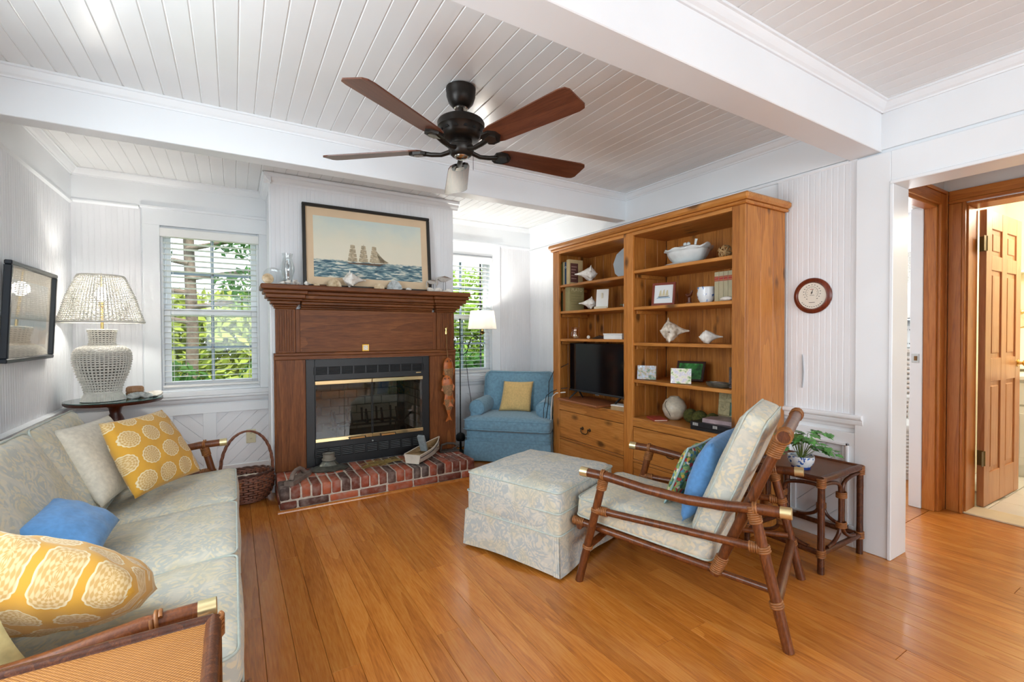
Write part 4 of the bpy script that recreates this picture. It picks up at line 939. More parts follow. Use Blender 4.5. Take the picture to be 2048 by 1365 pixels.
vt = thing('votive_jar', 'flared clear glass jar filled with small shells', 'jar', (BX+.10, 3.215, SH1[2]))
MB().lathe([(.028, 0), (.044, .012), (.047, .03), (.036, .065), (.033, .082), (.041, .1), (.039, .1), (.031, .082), (.034, .064), (.0445, .03), (.041, .013), (0, .004)], 26).build('glass', glassy('amber glassware', (.95, .88, .80, 1), .1), vt, 50)
rq = random.Random(4)
for k in range(14):
    a = rq.random()*6.3; r_ = rq.random()*.026
    MB().ball((r_*math.cos(a), r_*math.sin(a), .010+.008*(k//5)), (.011, .008, .006), 8).build('tiny_shell', SHW, vt, 60)
put(MB().lathe([(0, -.003), (.013, -.003), (.015, 0), (.013, .003), (0, .003)], 18), 'shell_button', 'small round white shell disc on the third left shelf', 'shell', SHW, (BX+.12, 3.06, SH1[2]), rad(-60), rx=rad(84))
put(MB().tube([(-.10, 0, .006), (-.05, .004, .016), (.0, 0, .018), (.06, -.004, .012), (.11, 0, .005)], [.004, .012, .014, .010, .003], 8), 'dark_driftwood', 'dark flat driftwood piece on the third left shelf', 'driftwood', pbr('dark driftwood', '#3a2415', .8), (BX+.12, 2.92, SH1[2]), rad(80))
bx_ = thing('white_box', 'small white lidded box at the right of the third left shelf', 'box', (BX+.10, 2.68, SH1[2]), rad(8))
WBX = pbr('white card box', '#eeede8', .5, var=.02)
MB().box(-.07, .07, -.09, .09, 0, .034, .002).build('base', WBX, bx_); MB().box(-.073, .073, -.093, .093, .0345, .045, .002).build('lid', WBX, bx_)
# cabbage leaf tureen
tu = thing('leaf_tureen', 'white leaf shaped ceramic tureen with lid and ladle on its platter', 'tureen', (BX+.15, 2.07, SH2[0]), rad(90))
def tub(i, j):
    a = 2*PI*i/48; v = j/14; r = .05+.072*math.sin(min(1, v*1.02)*PI/2)**.75 if v else .05
    rip = 1+.03*math.sin(a*7)*v+.018*math.sin(a*14)*v; zz = .008+.10*v**1.15
    if j >= 13: r += .016; zz += .006*math.sin(a*9)
    zz += (.022*abs(math.cos(a))**8)*v**3
    return (r*1.22*rip*math.cos(a), r*.95*rip*math.sin(a), zz)
MB().grid(tub, 48, 15, wu=True).build('bowl', CER, tu, 70)
MB().lathe([(.118, .10), (.10, .116), (.06, .130), (.02, .136), (0, .137)], 28, None, 1.3, .88).build('lid', CER, tu, 60)
MB().ball((.02, 0, .148), (.016, .012, .014), 10).ball((-.012, .006, .146), (.014, .01, .012), 10).ball((.002, -.01, .152), (.012, .01, .012), 10).build('lid_knob', CER, tu, 60)
MB().tube([(-.055, 0, .10), (-.062, 0, .15), (-.068, 0, .172)], [.008, .009, .011], 8, flat=(1, .6)).build('ladle_handle', CER, tu, 60)
MB().lathe([(.0, 0), (.12, 0), (.15, .008), (.155, .012), (.148, .012), (.12, .005), (0, .005)], 36, None, 1.1, .78).build('platter', CER, tu, 50)
wbk = thing('rattan_ball', 'small open woven twig ball on the top right shelf', 'woven ball', (BX+.11, 1.765, SH2[0]+.001)); TW2 = pbr('pale twig', '#b99565', .8, var=.25, vs_=60)
for k in range(9):
    ax = V((rq.uniform(-1, 1), rq.uniform(-1, 1), rq.uniform(-1, 1))).normalized(); MB().ring((0, 0, .044), ax, .040, .0034, 22, 6).build('hoop', TW2, wbk, 60)
def pic_frame(name, label, cat, loc, rz, w, h, bar, t_, fm, face, tilt=10, grp=None, bare=False):
    t = thing(name, label, cat, loc, rz, grp); M = XF((0, 0, 0), 0, rad(-tilt)) @ FR((0, 0, .0015), (1, 0, 0), (0, 0, 1))
    if not bare: fr_bars(w, h, bar, t_, fm, t, M, ch=.002)
    MB().box(-w/2+bar*.6, w/2-bar*.6, bar*.6, h-bar*.6, -.002, t_*.55, 0, M).build('picture', face, t)
    MB().box(-w*.12, w*.12, 0, h*.7, -.003, 0, 0, XF((0, math.tan(rad(tilt))*h*.7+.03, 0), 0, rad(14)) @ FR((0, 0, 0), (1, 0, 0), (0, 0, 1))).build('stand', BLACKM, t) if not bare else None
    return t, M
REDF = pbr('red brown frame', '#7d3420', .4, var=.15)
t, M = pic_frame('ship_picture', 'red framed small picture of a three masted ship', 'picture', (BX+.10, 2.235, SH2[1]), rad(-72), .168, .165, .017, .013, REDF, pbr('pale blue paper', '#e3e6e6', .6, var=.02), 9)
MB().prism([(-.035, .06), (.035, .062), (.045, .067), (-.042, .066)], .0075, .0082, M).build('drawn_hull', cm('dark hull', '#3b3a38'), t)
for k, x_ in enumerate((-.024, 0, .024)): MB().prism([(x_-.011, .069), (x_+.012, .069), (x_+.006, .112+.006*(k == 1)), (x_-.003, .108)], .0075, .0082, M).build('drawn_sail', cm('drawn sail', '#cbbf9c'), t)
MB().prism([(-.05, .052), (.05, .053), (.045, .059), (-.045, .058)], .0074, .008, M).build('drawn_water', cm('drawn water', '#86a7bf'), t)
bi = thing('wooden_bird', 'small dark wooden bird carving beside the ship picture', 'carving', (BX+.11, 2.025, SH2[1]), rad(80)); DKW = pbr('dark red wood', '#5a2b17', .35, var=.2)
MB().lathe([(.022, 0), (.022, .01), (.012, .014), (.012, .045)], 12).build('stump', DKW, bi, 40)
MB().tube([(-.03, 0, .092), (-.012, 0, .062), (.008, 0, .058), (.022, 0, .066), (.036, 0, .070)], [.003, .011, .014, .010, .002], 9).build('bird', DKW, bi, 60)
def blue_white(name, sc=22):
    t = NT(name); co = t.coord('Object', 2.0); n = t.n('TexVoronoi', {'Vector': t.vm('ADD', co, t.vm('MULTIPLY', t.n('TexNoise', {'Vector': co, 'Scale': 18.0}).outputs[1], (.06, .06, .06))), 'Scale': float(sc)}, feature='F1').outputs['Distance']
    m = t.ramp(n, [(.30, hx('#2f5da8')), (.37, hx('#5f86c4')), (.44, hx('#e9edf0'))]); return t.fin(t.mix(t.ramp(t.noise(co, 60, 2), [(.5, (0, 0, 0, 1)), (.55, (1, 1, 1, 1))]), m, hx('#e9edf0')), .2)
put(MB().lathe([(.036, 0), (.052, .03), (.058, .06), (.052, .085), (.056, .10), (.053, .103), (.047, .085), (.053, .06), (.046, .03), (0, .006)], 30), 'blue_white_pot', 'blue and white floral porcelain pot beside the linen books', 'pot', blue_white('blue floral porcelain'), (BX+.11, 1.895, SH2[1]), 0, 50)
put(pebble(.09, .05, .028), 'flat_shell', 'smooth white shell lying in front of the linen books', 'shell', SHW, (BX+.045, 1.71, SH2[1]), rad(80))
put(conch_mb(.19, .075, 4, 9, 1.3, seed=3), 'conch_shell', 'large mottled conch shell on the third right shelf', 'shell', SHB, (BX+.12, 2.15, SH2[2]), rad(132))
put(conch_mb(.14, .048, 3, 0, 1.15, seed=1), 'whelk_shell', 'smooth cream whelk shell on the third right shelf', 'shell', SHW, (BX+.11, 1.86, SH2[2]), rad(129), 60)
def photo(name, seed, cols):
    t = NT(name); co = t.coord('Object', 0); n = t.noise(t.vm('ADD', co, (seed, seed*2, 0)), 26, 4, .6); return t.fin(t.ramp(n, [(.36+.28*k/(len(cols)-1), hx(c)) for k, c in enumerate(cols)]), .35)
for lb, y_, x_, sd2, cols, w, h, rz in (('small unframed photo at the left of the fourth right shelf', 2.36, .07, 3, ('#2c3b2a', '#5e7f52', '#b99a86', '#8fa8bb', '#e8e4dc'), .14, .105, -62), ('small unframed pale photo at the middle of the fourth right shelf', 2.04, .045, 8, ('#6f8a4c', '#c8cfa0', '#e2d6cc', '#b9b3c6', '#efeee6'), .135, .105, -62)):
    t, M = pic_frame('photo_block', lb, 'photo', (BX+x_, y_, SH2[3]), rad(rz), w, h, .004, .010, None, photo('photo print %d' % sd2, sd2, cols), 6, 'loose photos', True)
t, M = pic_frame('framed_photo', 'dark wooden photo frame with a green field picture', 'picture frame', (BX+.23, 2.12, SH2[3]), rad(-75), .20, .145, .016, .012, pbr('dark red frame', '#3a1d17', .35), photo('green field photo', 5, ('#1d4a20', '#2f7a33', '#3f8f40', '#79a878')), 20)
ty = thing('metal_tray', 'small dark metal dish at the right of the fourth shelf', 'dish', (BX+.09, 1.79, SH2[3]), rad(85)); MB().lathe([(0, .002), (.07, .002), (.085, .012), (.09, .03), (.086, .03), (.08, .014), (0, .006)], 24, None, 1, .6).build('dish', PEW, ty, 40); MB().ball((0, 0, .022), (.05, .03, .012), 12).build('contents', GREYW, ty, 50)
t, M = pic_frame('framed_photo', 'small dark ornate frame against the right side of the fourth shelf', 'picture frame', (BX+.10, 1.675, SH2[3]), rad(-60), .09, .13, .012, .01, pbr('ornate dark frame', '#4a3a33', .5, var=.3, vs_=70), photo('dark photo', 9, ('#2a2522', '#6d5c50', '#c9b8a8')), 8)
# bottom deck of the right bay
va = thing('round_vase', 'round speckled cream pottery vase on the lowest shelf', 'vase', (BX+.19, 2.21, DZ2)); VM = pbr('speckled glaze', '#c9bda8', .4, var=.14, vs_=45)
MB().lathe([(.035, 0), (.065, .025), (.083, .07), (.082, .10), (.062, .14), (.036, .158), (.032, .165), (.028, .165), (.032, .155), (0, .150)], 32).build('body', VM, va, 60)
MB().tube([(-.083*math.cos(a)*1.005*1, .02*math.sin(3*a), .082+.080*math.sin(a)) for a in [rad(d) for d in range(-62, 70, 12)]], .0016, 5).build('incised_line', BLACKM, va)
MOSS = pbr('dark moss', '#4a4a1c', .95, var=.5, vs_=60, bump=1.0, bs=140, bd=.006)
for k, (y_, x_, r_) in enumerate(((2.075, .19, .048), (1.975, .155, .050), (1.885, .165, .047))):
    mb = MB().ball((0, 0, 0), r_, 22); mb.v = [tuple(V(p)*(1+.05*noise.noise(V(p)*60+V((k*7, 0, 0))))) for p in mb.v]
    put(mb, 'moss_ball', ('moss ball beside the round vase', 'middle one of the three moss balls', 'moss ball next to the carved frame and book stack')[k], 'moss ball', MOSS, (BX+x_, y_, DZ2), 0, 70, group='moss balls in a row')
t, M = pic_frame('carved_framed_photo', 'cream carved picture frame with swirl relief on the lowest shelf', 'picture frame', (BX+.27, 1.79, DZ2), rad(-78), .23, .235, .075, .018, pbr('cream carved wood', '#b5a67c', .7, var=.2, vs_=50, bump=.5, bs=60), photo('garden photo', 12, ('#23402a', '#3f6a3b', '#2f7f86', '#c79a7a')), 8)
for (x_, y_) in ((-.085, .195), (.085, .195), (-.085, .04), (.085, .04), (-.03, .20), (.03, .20), (-.088, .12), (.0, .035)):
    mb = MB(); mb.tube([(x_+(.004+.0027*k)*math.cos(k*.8), y_+(.004+.0027*k)*math.sin(k*.8), .019) for k in range(10)], .0022, 5, False, M); mb.build('swirl', pbr('cream swirl', '#c2b48a', .7), t)
def flat_book(label, loc, rz, w, d, th, mat, grp=None):
    t = thing('book', label, 'book', loc, rz, grp); MB().box(-w/2, w/2, -d/2, d/2, 0, .003, .001).build('cover', mat, t); MB().box(-w/2, w/2, -d/2, d/2, th-.003, th, .001).build('cover', mat, t); MB().box(-w/2, w/2, -d/2, -d/2+.004, .003, th-.003).build('spine', mat, t); MB().box(-w/2+.004, w/2-.004, -d/2+.004, d/2-.005, .003, th-.003).build('pages', PAGES, t); return t
GB = 'stacked books on the lowest shelf'; zz = DZ2+.0003
t = flat_book('black book with white edge at the bottom of the stack', (BX+.125, 1.80, zz), rad(-86), .29, .21, .022, cm('black cover', '#1b1b1d', .35), GB); zz += .0225
t = flat_book('black book with white spine lettering in the middle of the stack', (BX+.115, 1.80, zz), rad(-88), .28, .205, .030, cm('black glossy cover', '#232327', .3), GB); zz += .0305
for k in range(9): MB().box(-.12+k*.008+(.10 if k > 4 else 0), -.117+k*.008+(.10 if k > 4 else 0), -.1035, -.1025, .006, .024).build('spine_print', WBX, t)
flat_book('pink and grey book on top of the stacked books', (BX+.125, 1.775, zz), rad(-82), .20, .17, .026, pbr('pink grey cover', '#a58f92', .35, var=.4, vs_=14), GB)
flat_book('thin red booklet lying on the lowest shelf front', (BX+.085, 2.275, DZ2+.0003), rad(-118), .15, .10, .012, pbr('red booklet', '#b1483c', .4, var=.25, vs_=25))
# ------------------------------------------------------------------ television and what lies below it
pk = thing('loose_plank', 'loose reddish plank lying under the television', 'plank', (BX+.10, 3.02, DZ1+.0003), rad(-3)); MB().box(-.14, .16, -.26, .29, 0, .016, .003).build('plank', wood('red plank', '#7c4424', '#a5633a', '#b97c50', 'y', 14, .5), pk)
pk2 = pk
sb_ = thing('paper_box', 'small tan box with white lid at the bookcase post', 'box', (BX+.055, 2.60, DZ1+.0003), rad(10)); MB().box(-.05, .05, -.062, .062, 0, .032, .002).build('box', cm('tan box', '#b3946a'), sb_); MB().box(-.052, .052, -.06, .064, .0325, .04, .002).build('lid', WBX, sb_)
tv = thing('television', 'black flat screen television standing in the left bay', 'television', (BX+.10, 2.925, DZ1+.0165), rad(-90))
SCR = NT('tv screen'); SCR = SCR.fin((.004, .004, .005, 1), .10, 0, 0, .6)
MB().box(-.368, .368, 0, .035, .065, .49, .004).build('cabinet', BLACKM, tv); MB().box(-.360, .360, -.003, .0005, .080, .484, 0).build('screen', SCR, tv); MB().box(-.368, .368, -.005, .001, .064, .080, .002).build('bottom_bezel', pbr('grey bezel', '#3a3c3e', .3, .3), tv)
for s in (-1, 1):
    MB().tube([(s*.27, .015, .075), (s*.27-.0, -.05, .03), (s*.28, -.075, .004)], [.009, .008, .006], 8).build('foot', BLACKM, tv, 50); MB().tube([(s*.27, .02, .075), (s*.275, .075, .004)], [.009, .006], 8).build('foot', BLACKM, tv, 50)
MB().box(-.02, .02, -.006, 0, .055, .065, .001).build('logo_tab', SILV, tv)
cb = MB().tube([(BX+.08, 3.30, .70), (BX+.01, 3.335, .695), (BX-.02, 3.41, .66), (BX-.045, 3.455, .62), (BX-.06, 3.475, .50), (BX-.075, 3.46, .40), (BX-.05, 3.45, .42), (BX-.03, 3.445, .55), (BX-.025, 3.44, .75), (BX+.0, 3.40, .85), (BX+.09, 3.30, .92)], .0035, 6)
tag(cb.build('power_cable', BLACKM, None, 60), 'black looped television cable hanging over the blue armchair', 'cable')
cb = MB().tube([(BX+.05, 3.29, .665), (BX-.012, 3.35, .655), (BX-.016, 3.40, .62), (BX-.012, 3.425, .5), (BX-.016, 3.43, .2), (BX-.012, 3.44, .005)], .005, 6)
tag(cb.build('white_cable', pbr('white cable', '#e5e3de', .5), None, 60), 'white cable running down the bookcase left edge', 'cable')
# ------------------------------------------------------------------ fabrics
def damask(name, base, blue, pale, sc=1.0, gold='#cdbf98'):
    t = NT(name); co = t.coord('Object', 0, (sc, sc, sc))
    wv = t.n('TexNoise', {'Vector': co, 'Scale': 7.0, 'Detail': 2.0}).outputs[1]
    cw = t.vm('ADD', co, t.vm('MULTIPLY', t.vm('SUBTRACT', wv, (.5, .5, .5)), (.10, .10, .10)))
    v = t.n('TexVoronoi', {'Vector': cw, 'Scale': 8.5, 'Randomness': .5}, feature='F1').outputs['Distance']
    rings = t.m_('SINE', t.m_('MULTIPLY', v, 46.0))
    n2 = t.noise(cw, 42, 3, .6, 1.0); n1 = t.noise(cw, 10, 2, .5, 2.0)
    v2 = t.n('TexVoronoi', {'Vector': cw, 'Scale': 46.0, 'Randomness': .9}, feature='F1').outputs['Distance']
    f1 = t.ramp(t.m_('ADD', t.m_('MULTIPLY', rings, .10), t.m_('ADD', t.m_('MULTIPLY', n2, .55), t.m_('MULTIPLY', v2, .45))), [(.42, (0, 0, 0, 1)), (.50, (1, 1, 1, 1))])
    f2 = t.ramp(n1, [(.50, (0, 0, 0, 1)), (.60, (1, 1, 1, 1))])
    f3 = t.ramp(t.noise(co, 5.5, 2), [(.52, (0, 0, 0, 1)), (.62, (1, 1, 1, 1))])
    col = t.mix(t.m_('MULTIPLY', f1, .62), hx(base), hx(blue)); col = t.mix(t.m_('MULTIPLY', f2, .6), col, hx(pale)); col = t.mix(t.m_('MULTIPLY', f3, .35), col, hx(gold))
    th = t.n('TexWave', {'Vector': co, 'Scale': 260.0}, wave_type='BANDS', bands_direction='DIAGONAL').outputs[0]
    t.bump(t.m_('ADD', th, t.m_('MULTIPLY', f1, 1.5)), .10, .001); return t.fin(col, .85, 0, 0, .3, .15)
DAMASK = damask('blue cream damask', '#d6cbb0', '#a9b2b3', '#d8d0be'); DAMASKO = damask('blue cream damask ottoman', '#d0cabb', '#9dabb2', '#d8d2c4', 1.1)
def linen(name, c, var=.10): return pbr(name, c, .9, var=var, vs_=60, bump=.25, bs=420, sheen=.2, bd=.001)
BLUEL = linen('blue linen', '#5b90c6'); CREAML = linen('cream linen', '#d9d1c0'); YELL = linen('plain yellow linen', '#dbb878'); PALEY = linen('pale yellow linen', '#d8c88c')
PIPE = linen('piping cord', '#b5bdb4')
def medallion(name, k=3.6):
    t = NT(name); g = t.n('TexCoord').outputs['UV']; s = t.n('SeparateXYZ', {0: g}); u = t.m_('MULTIPLY', s.outputs[0], k); v = t.m_('MULTIPLY', s.outputs[1], k)
    def layer(du, dv):
        a = t.m_('SUBTRACT', t.m_('FRACT', t.m_('ADD', u, du)), .5); b = t.m_('SUBTRACT', t.m_('FRACT', t.m_('ADD', v, dv)), .5)
        r = t.m_('SQRT', t.m_('ADD', t.m_('MULTIPLY', a, a), t.m_('MULTIPLY', b, b))); an = t.m_('ARCTAN2', b, a)
        return t.m_('ADD', r, t.m_('MULTIPLY', t.m_('ABSOLUTE', t.m_('SINE', t.m_('MULTIPLY', an, 7.0))), -.03)), r, an
    # brick-offset rows: shift u by half on every other row
    row = t.m_('FLOOR', t.m_('ADD', v, .0)); odd = t.m_('MULTIPLY', t.m_('MODULO', row, 2.0), .5); r1, rr, an = layer(odd, 0.0)
    m = t.ramp(r1, [(.385, (1, 1, 1, 1)), (.395, (0, 0, 0, 1))]); edge = t.ramp(r1, [(.345, (0, 0, 0, 1)), (.355, (1, 1, 1, 1)), (.385, (1, 1, 1, 1)), (.395, (0, 0, 0, 1))])
    pet = t.m_('MULTIPLY', t.m_('ADD', t.m_('SINE', t.m_('MULTIPLY', rr, 70.0)), t.m_('SINE', t.m_('MULTIPLY', an, 14.0))), .25)
    pat = t.ramp(t.m_('ADD', pet, .5), [(.35, hx('#cfa768')), (.65, hx('#e2c795'))])
    col = t.mix(m, hx('#d9a23c'), pat); col = t.mix(t.m_('MULTIPLY', edge, .9), col, hx('#ecdcb4'))
    t.bump(t.m_('ADD', m, t.noise(t.coord(), 420, 2)), .2, .001); return t.fin(col, .88, 0, 0, .3, .2)
MEDAL = medallion('yellow medallion print'); MEDAL2 = medallion('yellow medallion print, near pillow', 4.6)
def needle():
    t = NT('needlepoint flowers'); co = t.coord(); v = t.n('TexVoronoi', {'Vector': co, 'Scale': 62.0}, feature='F1')
    col = t.ramp(t.n('SeparateXYZ', {0: v.outputs['Color']}).outputs[0], [(0, hx('#4d7a58')), (.25, hx('#8aa363')), (.45, hx('#5b8fa0')), (.62, hx('#a9b878')), (.78, hx('#c2413a')), (.86, hx('#ddb44c')), (.92, hx('#e6dcc4'))], 'CONSTANT')
    t.bump(t.noise(co, 300, 2), .4, .001); return t.fin(col, .9)
NEED = needle()

# ------------------------------------------------------------------ cushions and pillows
def cushion_mb(sx, sy, sz, r, puff, n=14, M=None, seed=0, wr=.0):
    """soft box cushion centred at the origin"""
    hx_, hy, hz = sx/2, sy/2, sz/2; mb = MB()
    for ax in range(3):
        for s in (-1, 1):
            def fn(i, j, ax=ax, s=s):
                a, b = 2*i/(n-1)-1, 2*j/(n-1)-1; p = [0, 0, 0]; p[ax] = s; p[(ax+1) % 3] = a; p[(ax+2) % 3] = b
                P = V((p[0]*hx_, p[1]*hy, p[2]*hz)); Q = V((max(-hx_+r, min(hx_-r, P.x)), max(-hy+r, min(hy-r, P.y)), max(-hz+r, min(hz-r, P.z)))); d = P-Q
                if d.length > 1e-9: P = Q+d.normalized()*r
                k = (1-p[0]**2)*(1-p[1]**2); P.z += puff*k**.6*(1 if p[2] > 0 else -1)*abs(p[2])
                P.x += .010*p[0]*(1-p[1]**2)*(1-p[2]**2); P.y += .006*p[1]*(1-p[0]**2)*(1-p[2]**2)
                if wr: P.z += wr*noise.noise(V((P.x*9+seed, P.y*14, seed)))
                return tuple(P)
            mb.grid(fn, n, n)
    if M is not None: mb.v = [tuple(M @ V(p)) for p in mb.v]
    return mb
def weld(o, d=.0004):
    import bmesh
    bm = bmesh.new(); bm.from_mesh(o.data); bmesh.ops.remove_doubles(bm, verts=bm.verts, dist=d); bmesh.ops.recalc_face_normals(bm, faces=bm.faces); bm.to_mesh(o.data); bm.free()
    o.data.polygons.foreach_set('use_smooth', [True]*len(o.data.polygons)); return o
def rrect(sx, sy, r, z, n=5):
    pts = []
    for cx, cy, a0 in ((sx/2-r, sy/2-r, 0), (-sx/2+r, sy/2-r, 90), (-sx/2+r, -sy/2+r, 180), (sx/2-r, -sy/2+r, 270)):
        for k in range(n+1): a = rad(a0+90*k/n); pts.append((cx+r*math.cos(a), cy+r*math.sin(a), z))
    return pts
def box_cushion(t, nm, sx, sy, sz, M, mat, puff=.012, r=.028, seed=0, wr=.003, pipe=True):
    c = weld(cushion_mb(sx, sy, sz, r, puff, 16, M, seed, wr).build(nm, mat, t))
    if pipe:
        for s in (-1, 1): MB().tube([M @ V(p) for p in rrect(sx-.002, sy-.002, r*1.1, s*(sz/2-r*.45))], .0042, 6, True).build('piping', PIPE, c, 60)
    return c
def pillow(label, cs, thick, mat, group=None, seed=0, n=22, pipe=None, pinch=.05, name='throw_pillow', wr=.006):
    """pillow stretched between four corner points given in order round its edge"""
    A, B, C, D = [V(c) for c in cs]; ctr = (A+B+C+D)/4; nm = (C-A).cross(D-B).normalized()
    o = bpy.data.objects.new(name, None); vs_ = []; uv = []; fs = []
    def pt(i, j, s):
        a, b = 2*i/(n-1)-1, 2*j/(n-1)-1
        a2 = a*(1-pinch*(1-b*b)*abs(a)); b2 = b*(1-pinch*(1-a*a)*abs(b)); u, v = (a2+1)/2, (b2+1)/2
        P = A*(1-u)*(1-v)+B*u*(1-v)+C*u*v+D*(1-u)*v
        h = (max(0, 1-a**2)*max(0, 1-b**2))**.42; w = wr*noise.noise(V((a*2.2+seed, b*2.2, s*3.0)))*min(1, h*2)+wr*.6*noise.noise(V((a*5+seed, b*4, s)))*min(1, h*2)
        return P-ctr+nm*s*(thick/2*h+w)
    for s in (1, -1):
        b0 = len(vs_)
        for j in range(n):
            for i in range(n): vs_.append(tuple(pt(i, j, s))); uv.append((i/(n-1), j/(n-1)))
        for j in range(n-1):
            for i in range(n-1): q = (b0+j*n+i, b0+j*n+i+1, b0+(j+1)*n+i+1, b0+(j+1)*n+i); fs.append(q if s > 0 else q[::-1])
    me = bpy.data.meshes.new(name); me.from_pydata(vs_, [], fs); ul = me.uv_layers.new(name='UVMap')
    ul.data.foreach_set('uv', [c for p in me.polygons for vi in p.vertices for c in uv[vi]])
    ob = bpy.data.objects.new(name, me); COL.objects.link(ob); me.materials.append(mat); ob.location = ctr; bpy.data.objects.remove(o)
    import bmesh
    bm = bmesh.new(); bm.from_mesh(me); bmesh.ops.remove_doubles(bm, verts=bm.verts, dist=.0003); bm.to_mesh(me); bm.free(); me.polygons.foreach_set('use_smooth', [True]*len(me.polygons))
    if pipe:
        ed = [pt(i, 0, 1) for i in range(n)]+[pt(n-1, j, 1) for j in range(1, n)]+[pt(i, n-1, 1) for i in range(n-2, -1, -1)]+[pt(0, j, 1) for j in range(n-2, 0, -1)]
        MB().tube(ed, .005, 6, True).build('piping', pipe, ob, 60)
    return tag(ob, label, 'pillow', group)

# ------------------------------------------------------------------ rattan seating
def coil(t, c, axis, R_, turns, r=.0045, par=None, nm='cane_binding'):
    axis = V(axis).normalized(); x = axis.orthogonal().normalized(); y = axis.cross(x); L = turns*r*1.9; n = turns*12
    pts = [V(c)+axis*(L*(k/n-.5))+(x*math.cos(2*PI*k/12)+y*math.sin(2*PI*k/12))*R_ for k in range(n+1)]
    return MB().tube(pts, r, 6).build(nm, CANE, par or t, 60)
def pole(t, nm, pts, r, mat=RATTAN, nodes=True):
    pts = [V(p) for p in pts]; out = []; rs = []
    for k in range(len(pts)-1):
        m = max(4, int((pts[k+1]-pts[k]).length/.025))
        for q in range(m): out.append(pts[k].lerp(pts[k+1], q/m)); rs.append(r)
    out.append(pts[-1]); rs.append(r)
    if nodes:
        for k in range(5, len(rs)-2, 9): rs[k] = r*1.05
    return MB().tube(out, rs, 12).build(nm, mat, t, 50)
def rattan_seat(t, U, Wd, ou, ow, ws=.06, seat_z=0.0, back=(.845, .80)):
    """frame in local coordinates: u = front to back, w = across; ou/ow move the origin to the centre"""
    def P(u, w, z): return V((u-ou, w-ow, z))
    for w, s in ((0, 1), (Wd, -1)):
        fl_ = pole(t, 'front_leg', [P(0, w, .0), P(.127, w, .52)], .019); pole(t, 'rear_leg', [P(.87, w, 0), P(.75, w, .51)], .020)
        ap = [P(.013, w, .532), P(.15, w, .528), P(.32, w, .506), P(.5, w, .495), P(.65, w, .502), P(.78, w, .515), P(.876, w, .520)]
        pole(t, 'arm', ap, .021)
        for a, b in ((ap[0], ap[1]), (ap[-1], ap[-2])):
            d = (b-a).normalized(); MB().tube([a-d*.002, a-d*.002+d*.001, a+d*.036], [.0205, .0225, .0225], 14).build('brass_cap', PALEBRASS, t, 40)
        pole(t, 'side_rail', [P(.095, w, .362), P(.79, w, .364)], .016)
        pole(t, 'seat_side_rail', [P(-.045, w+s*ws, .262), P(.62, w+s*ws, .205)], .017)
        pole(t, 'back_upright', [P(.597, w+s*ws*.9, .190), P(back[0], w+s*ws*.6, back[1])], .020)
        coil(t, P(.121, w, .487), (.127, 0, .53), .0205, 6); coil(t, P(.127, w, .532), (1, 0, -.05), .0225, 2); coil(t, P(.752, w, .49), (-.12, 0, .5), .0215, 8); coil(t, P(.757, w, .513), (1, 0, .1), .0225, 2)
        coil(t, P(.118, w, .362), (1, 0, 0), .0175, 7); coil(t, P(.765, w, .364), (1, 0, 0), .0175, 7); coil(t, P(.09, w, .36), (.127, 0, .53), .0205, 2); coil(t, P(.786, w, .362), (-.12, 0, .5), .0215, 3)
        coil(t, P(-.03, w+s*ws, .261), (1, 0, -.09), .018, 7); coil(t, P(.615, w+s*ws*.9, .235), (.245, 0, .6), .0215, 9)
        coil(t, P(.045, w, .175), (.127, 0, .53), .0205, 2); coil(t, P(.83, w, .165), (-.12, 0, .5), .0215, 3); coil(t, P(back[0]-.02, w+s*ws*.6, back[1]-.05), (.245, 0, .6), .0215, 9)
        pole(t, 'brace', [P(.62, w+s*ws, .20), P(.815, w+s*.02, .205)], .013)
    pole(t, 'front_stretcher', [P(.042, .0, .172), P(.042, Wd, .172)], .016); pole(t, 'rear_stretcher', [P(.828, 0, .168), P(.828, Wd, .168)], .020)
    pole(t, 'front_seat_rail', [P(-.02, ws-.02, .244), P(-.02, Wd-ws+.02, .244)], .016); pole(t, 'rear_seat_rail', [P(.60, ws-.01, .212), P(.60, Wd-ws+.01, .212)], .017)
    pole(t, 'top_rail', [P(back[0]+.004, .0, back[1]), P(back[0]+.004, Wd, back[1])], .024); pole(t, 'back_bar', [P(.70, .04, .44), P(.70, Wd-.04, .44)], .013); pole(t, 'back_bar', [P(.775, .04, .62), P(.775, Wd-.04, .62)], .013)
    coil(t, P(back[0]+.004, .035, back[1]), (0, 1, 0), .0255, 9); coil(t, P(back[0]+.004, Wd-.035, back[1]), (0, 1, 0), .0255, 9)
    return P
# lounge chair
cu = V((.39394191, -.91913534, 0)); cw_ = V((.91913534, .39394191, 0)); CO = V((1.41462817, 1.72184043, 0)); CRZ = math.atan2(cu.y, cu.x)
lc = thing('rattan_lounge_chair', 'dark rattan lounge chair with blue and cream damask cushions', 'armchair', CO+cu*.43+cw_*.315, CRZ)
P = rattan_seat(lc, .87, .63, .43, .315)
def tiltM(c, ang): return Matrix.Translation(c) @ Matrix.Rotation(ang, 4, 'Y')
box_cushion(lc, 'seat_cushion', .64, .52, .115, tiltM(P(.272, .315, .305), rad(5.3)), DAMASK, .014, .032, 1)
bdir = V((.235, 0, .60)).normalized(); bm_ = FR(P(.645, .315, .585), bdir, (0, 1, 0))
box_cushion(lc, 'back_cushion', .58, .52, .11, bm_, DAMASK, .012, .032, 5)
def CW(u, w, z): return CO+cu*u+cw_*w+V((0, 0, z))
pillow('bright blue linen pillow on the rattan lounge chair', [CW(.455, .09, .362), CW(.475, .50, .365), CW(.60, .50, .73), CW(.575, .10, .72)], .13, BLUEL, 'blue pillows', 3)
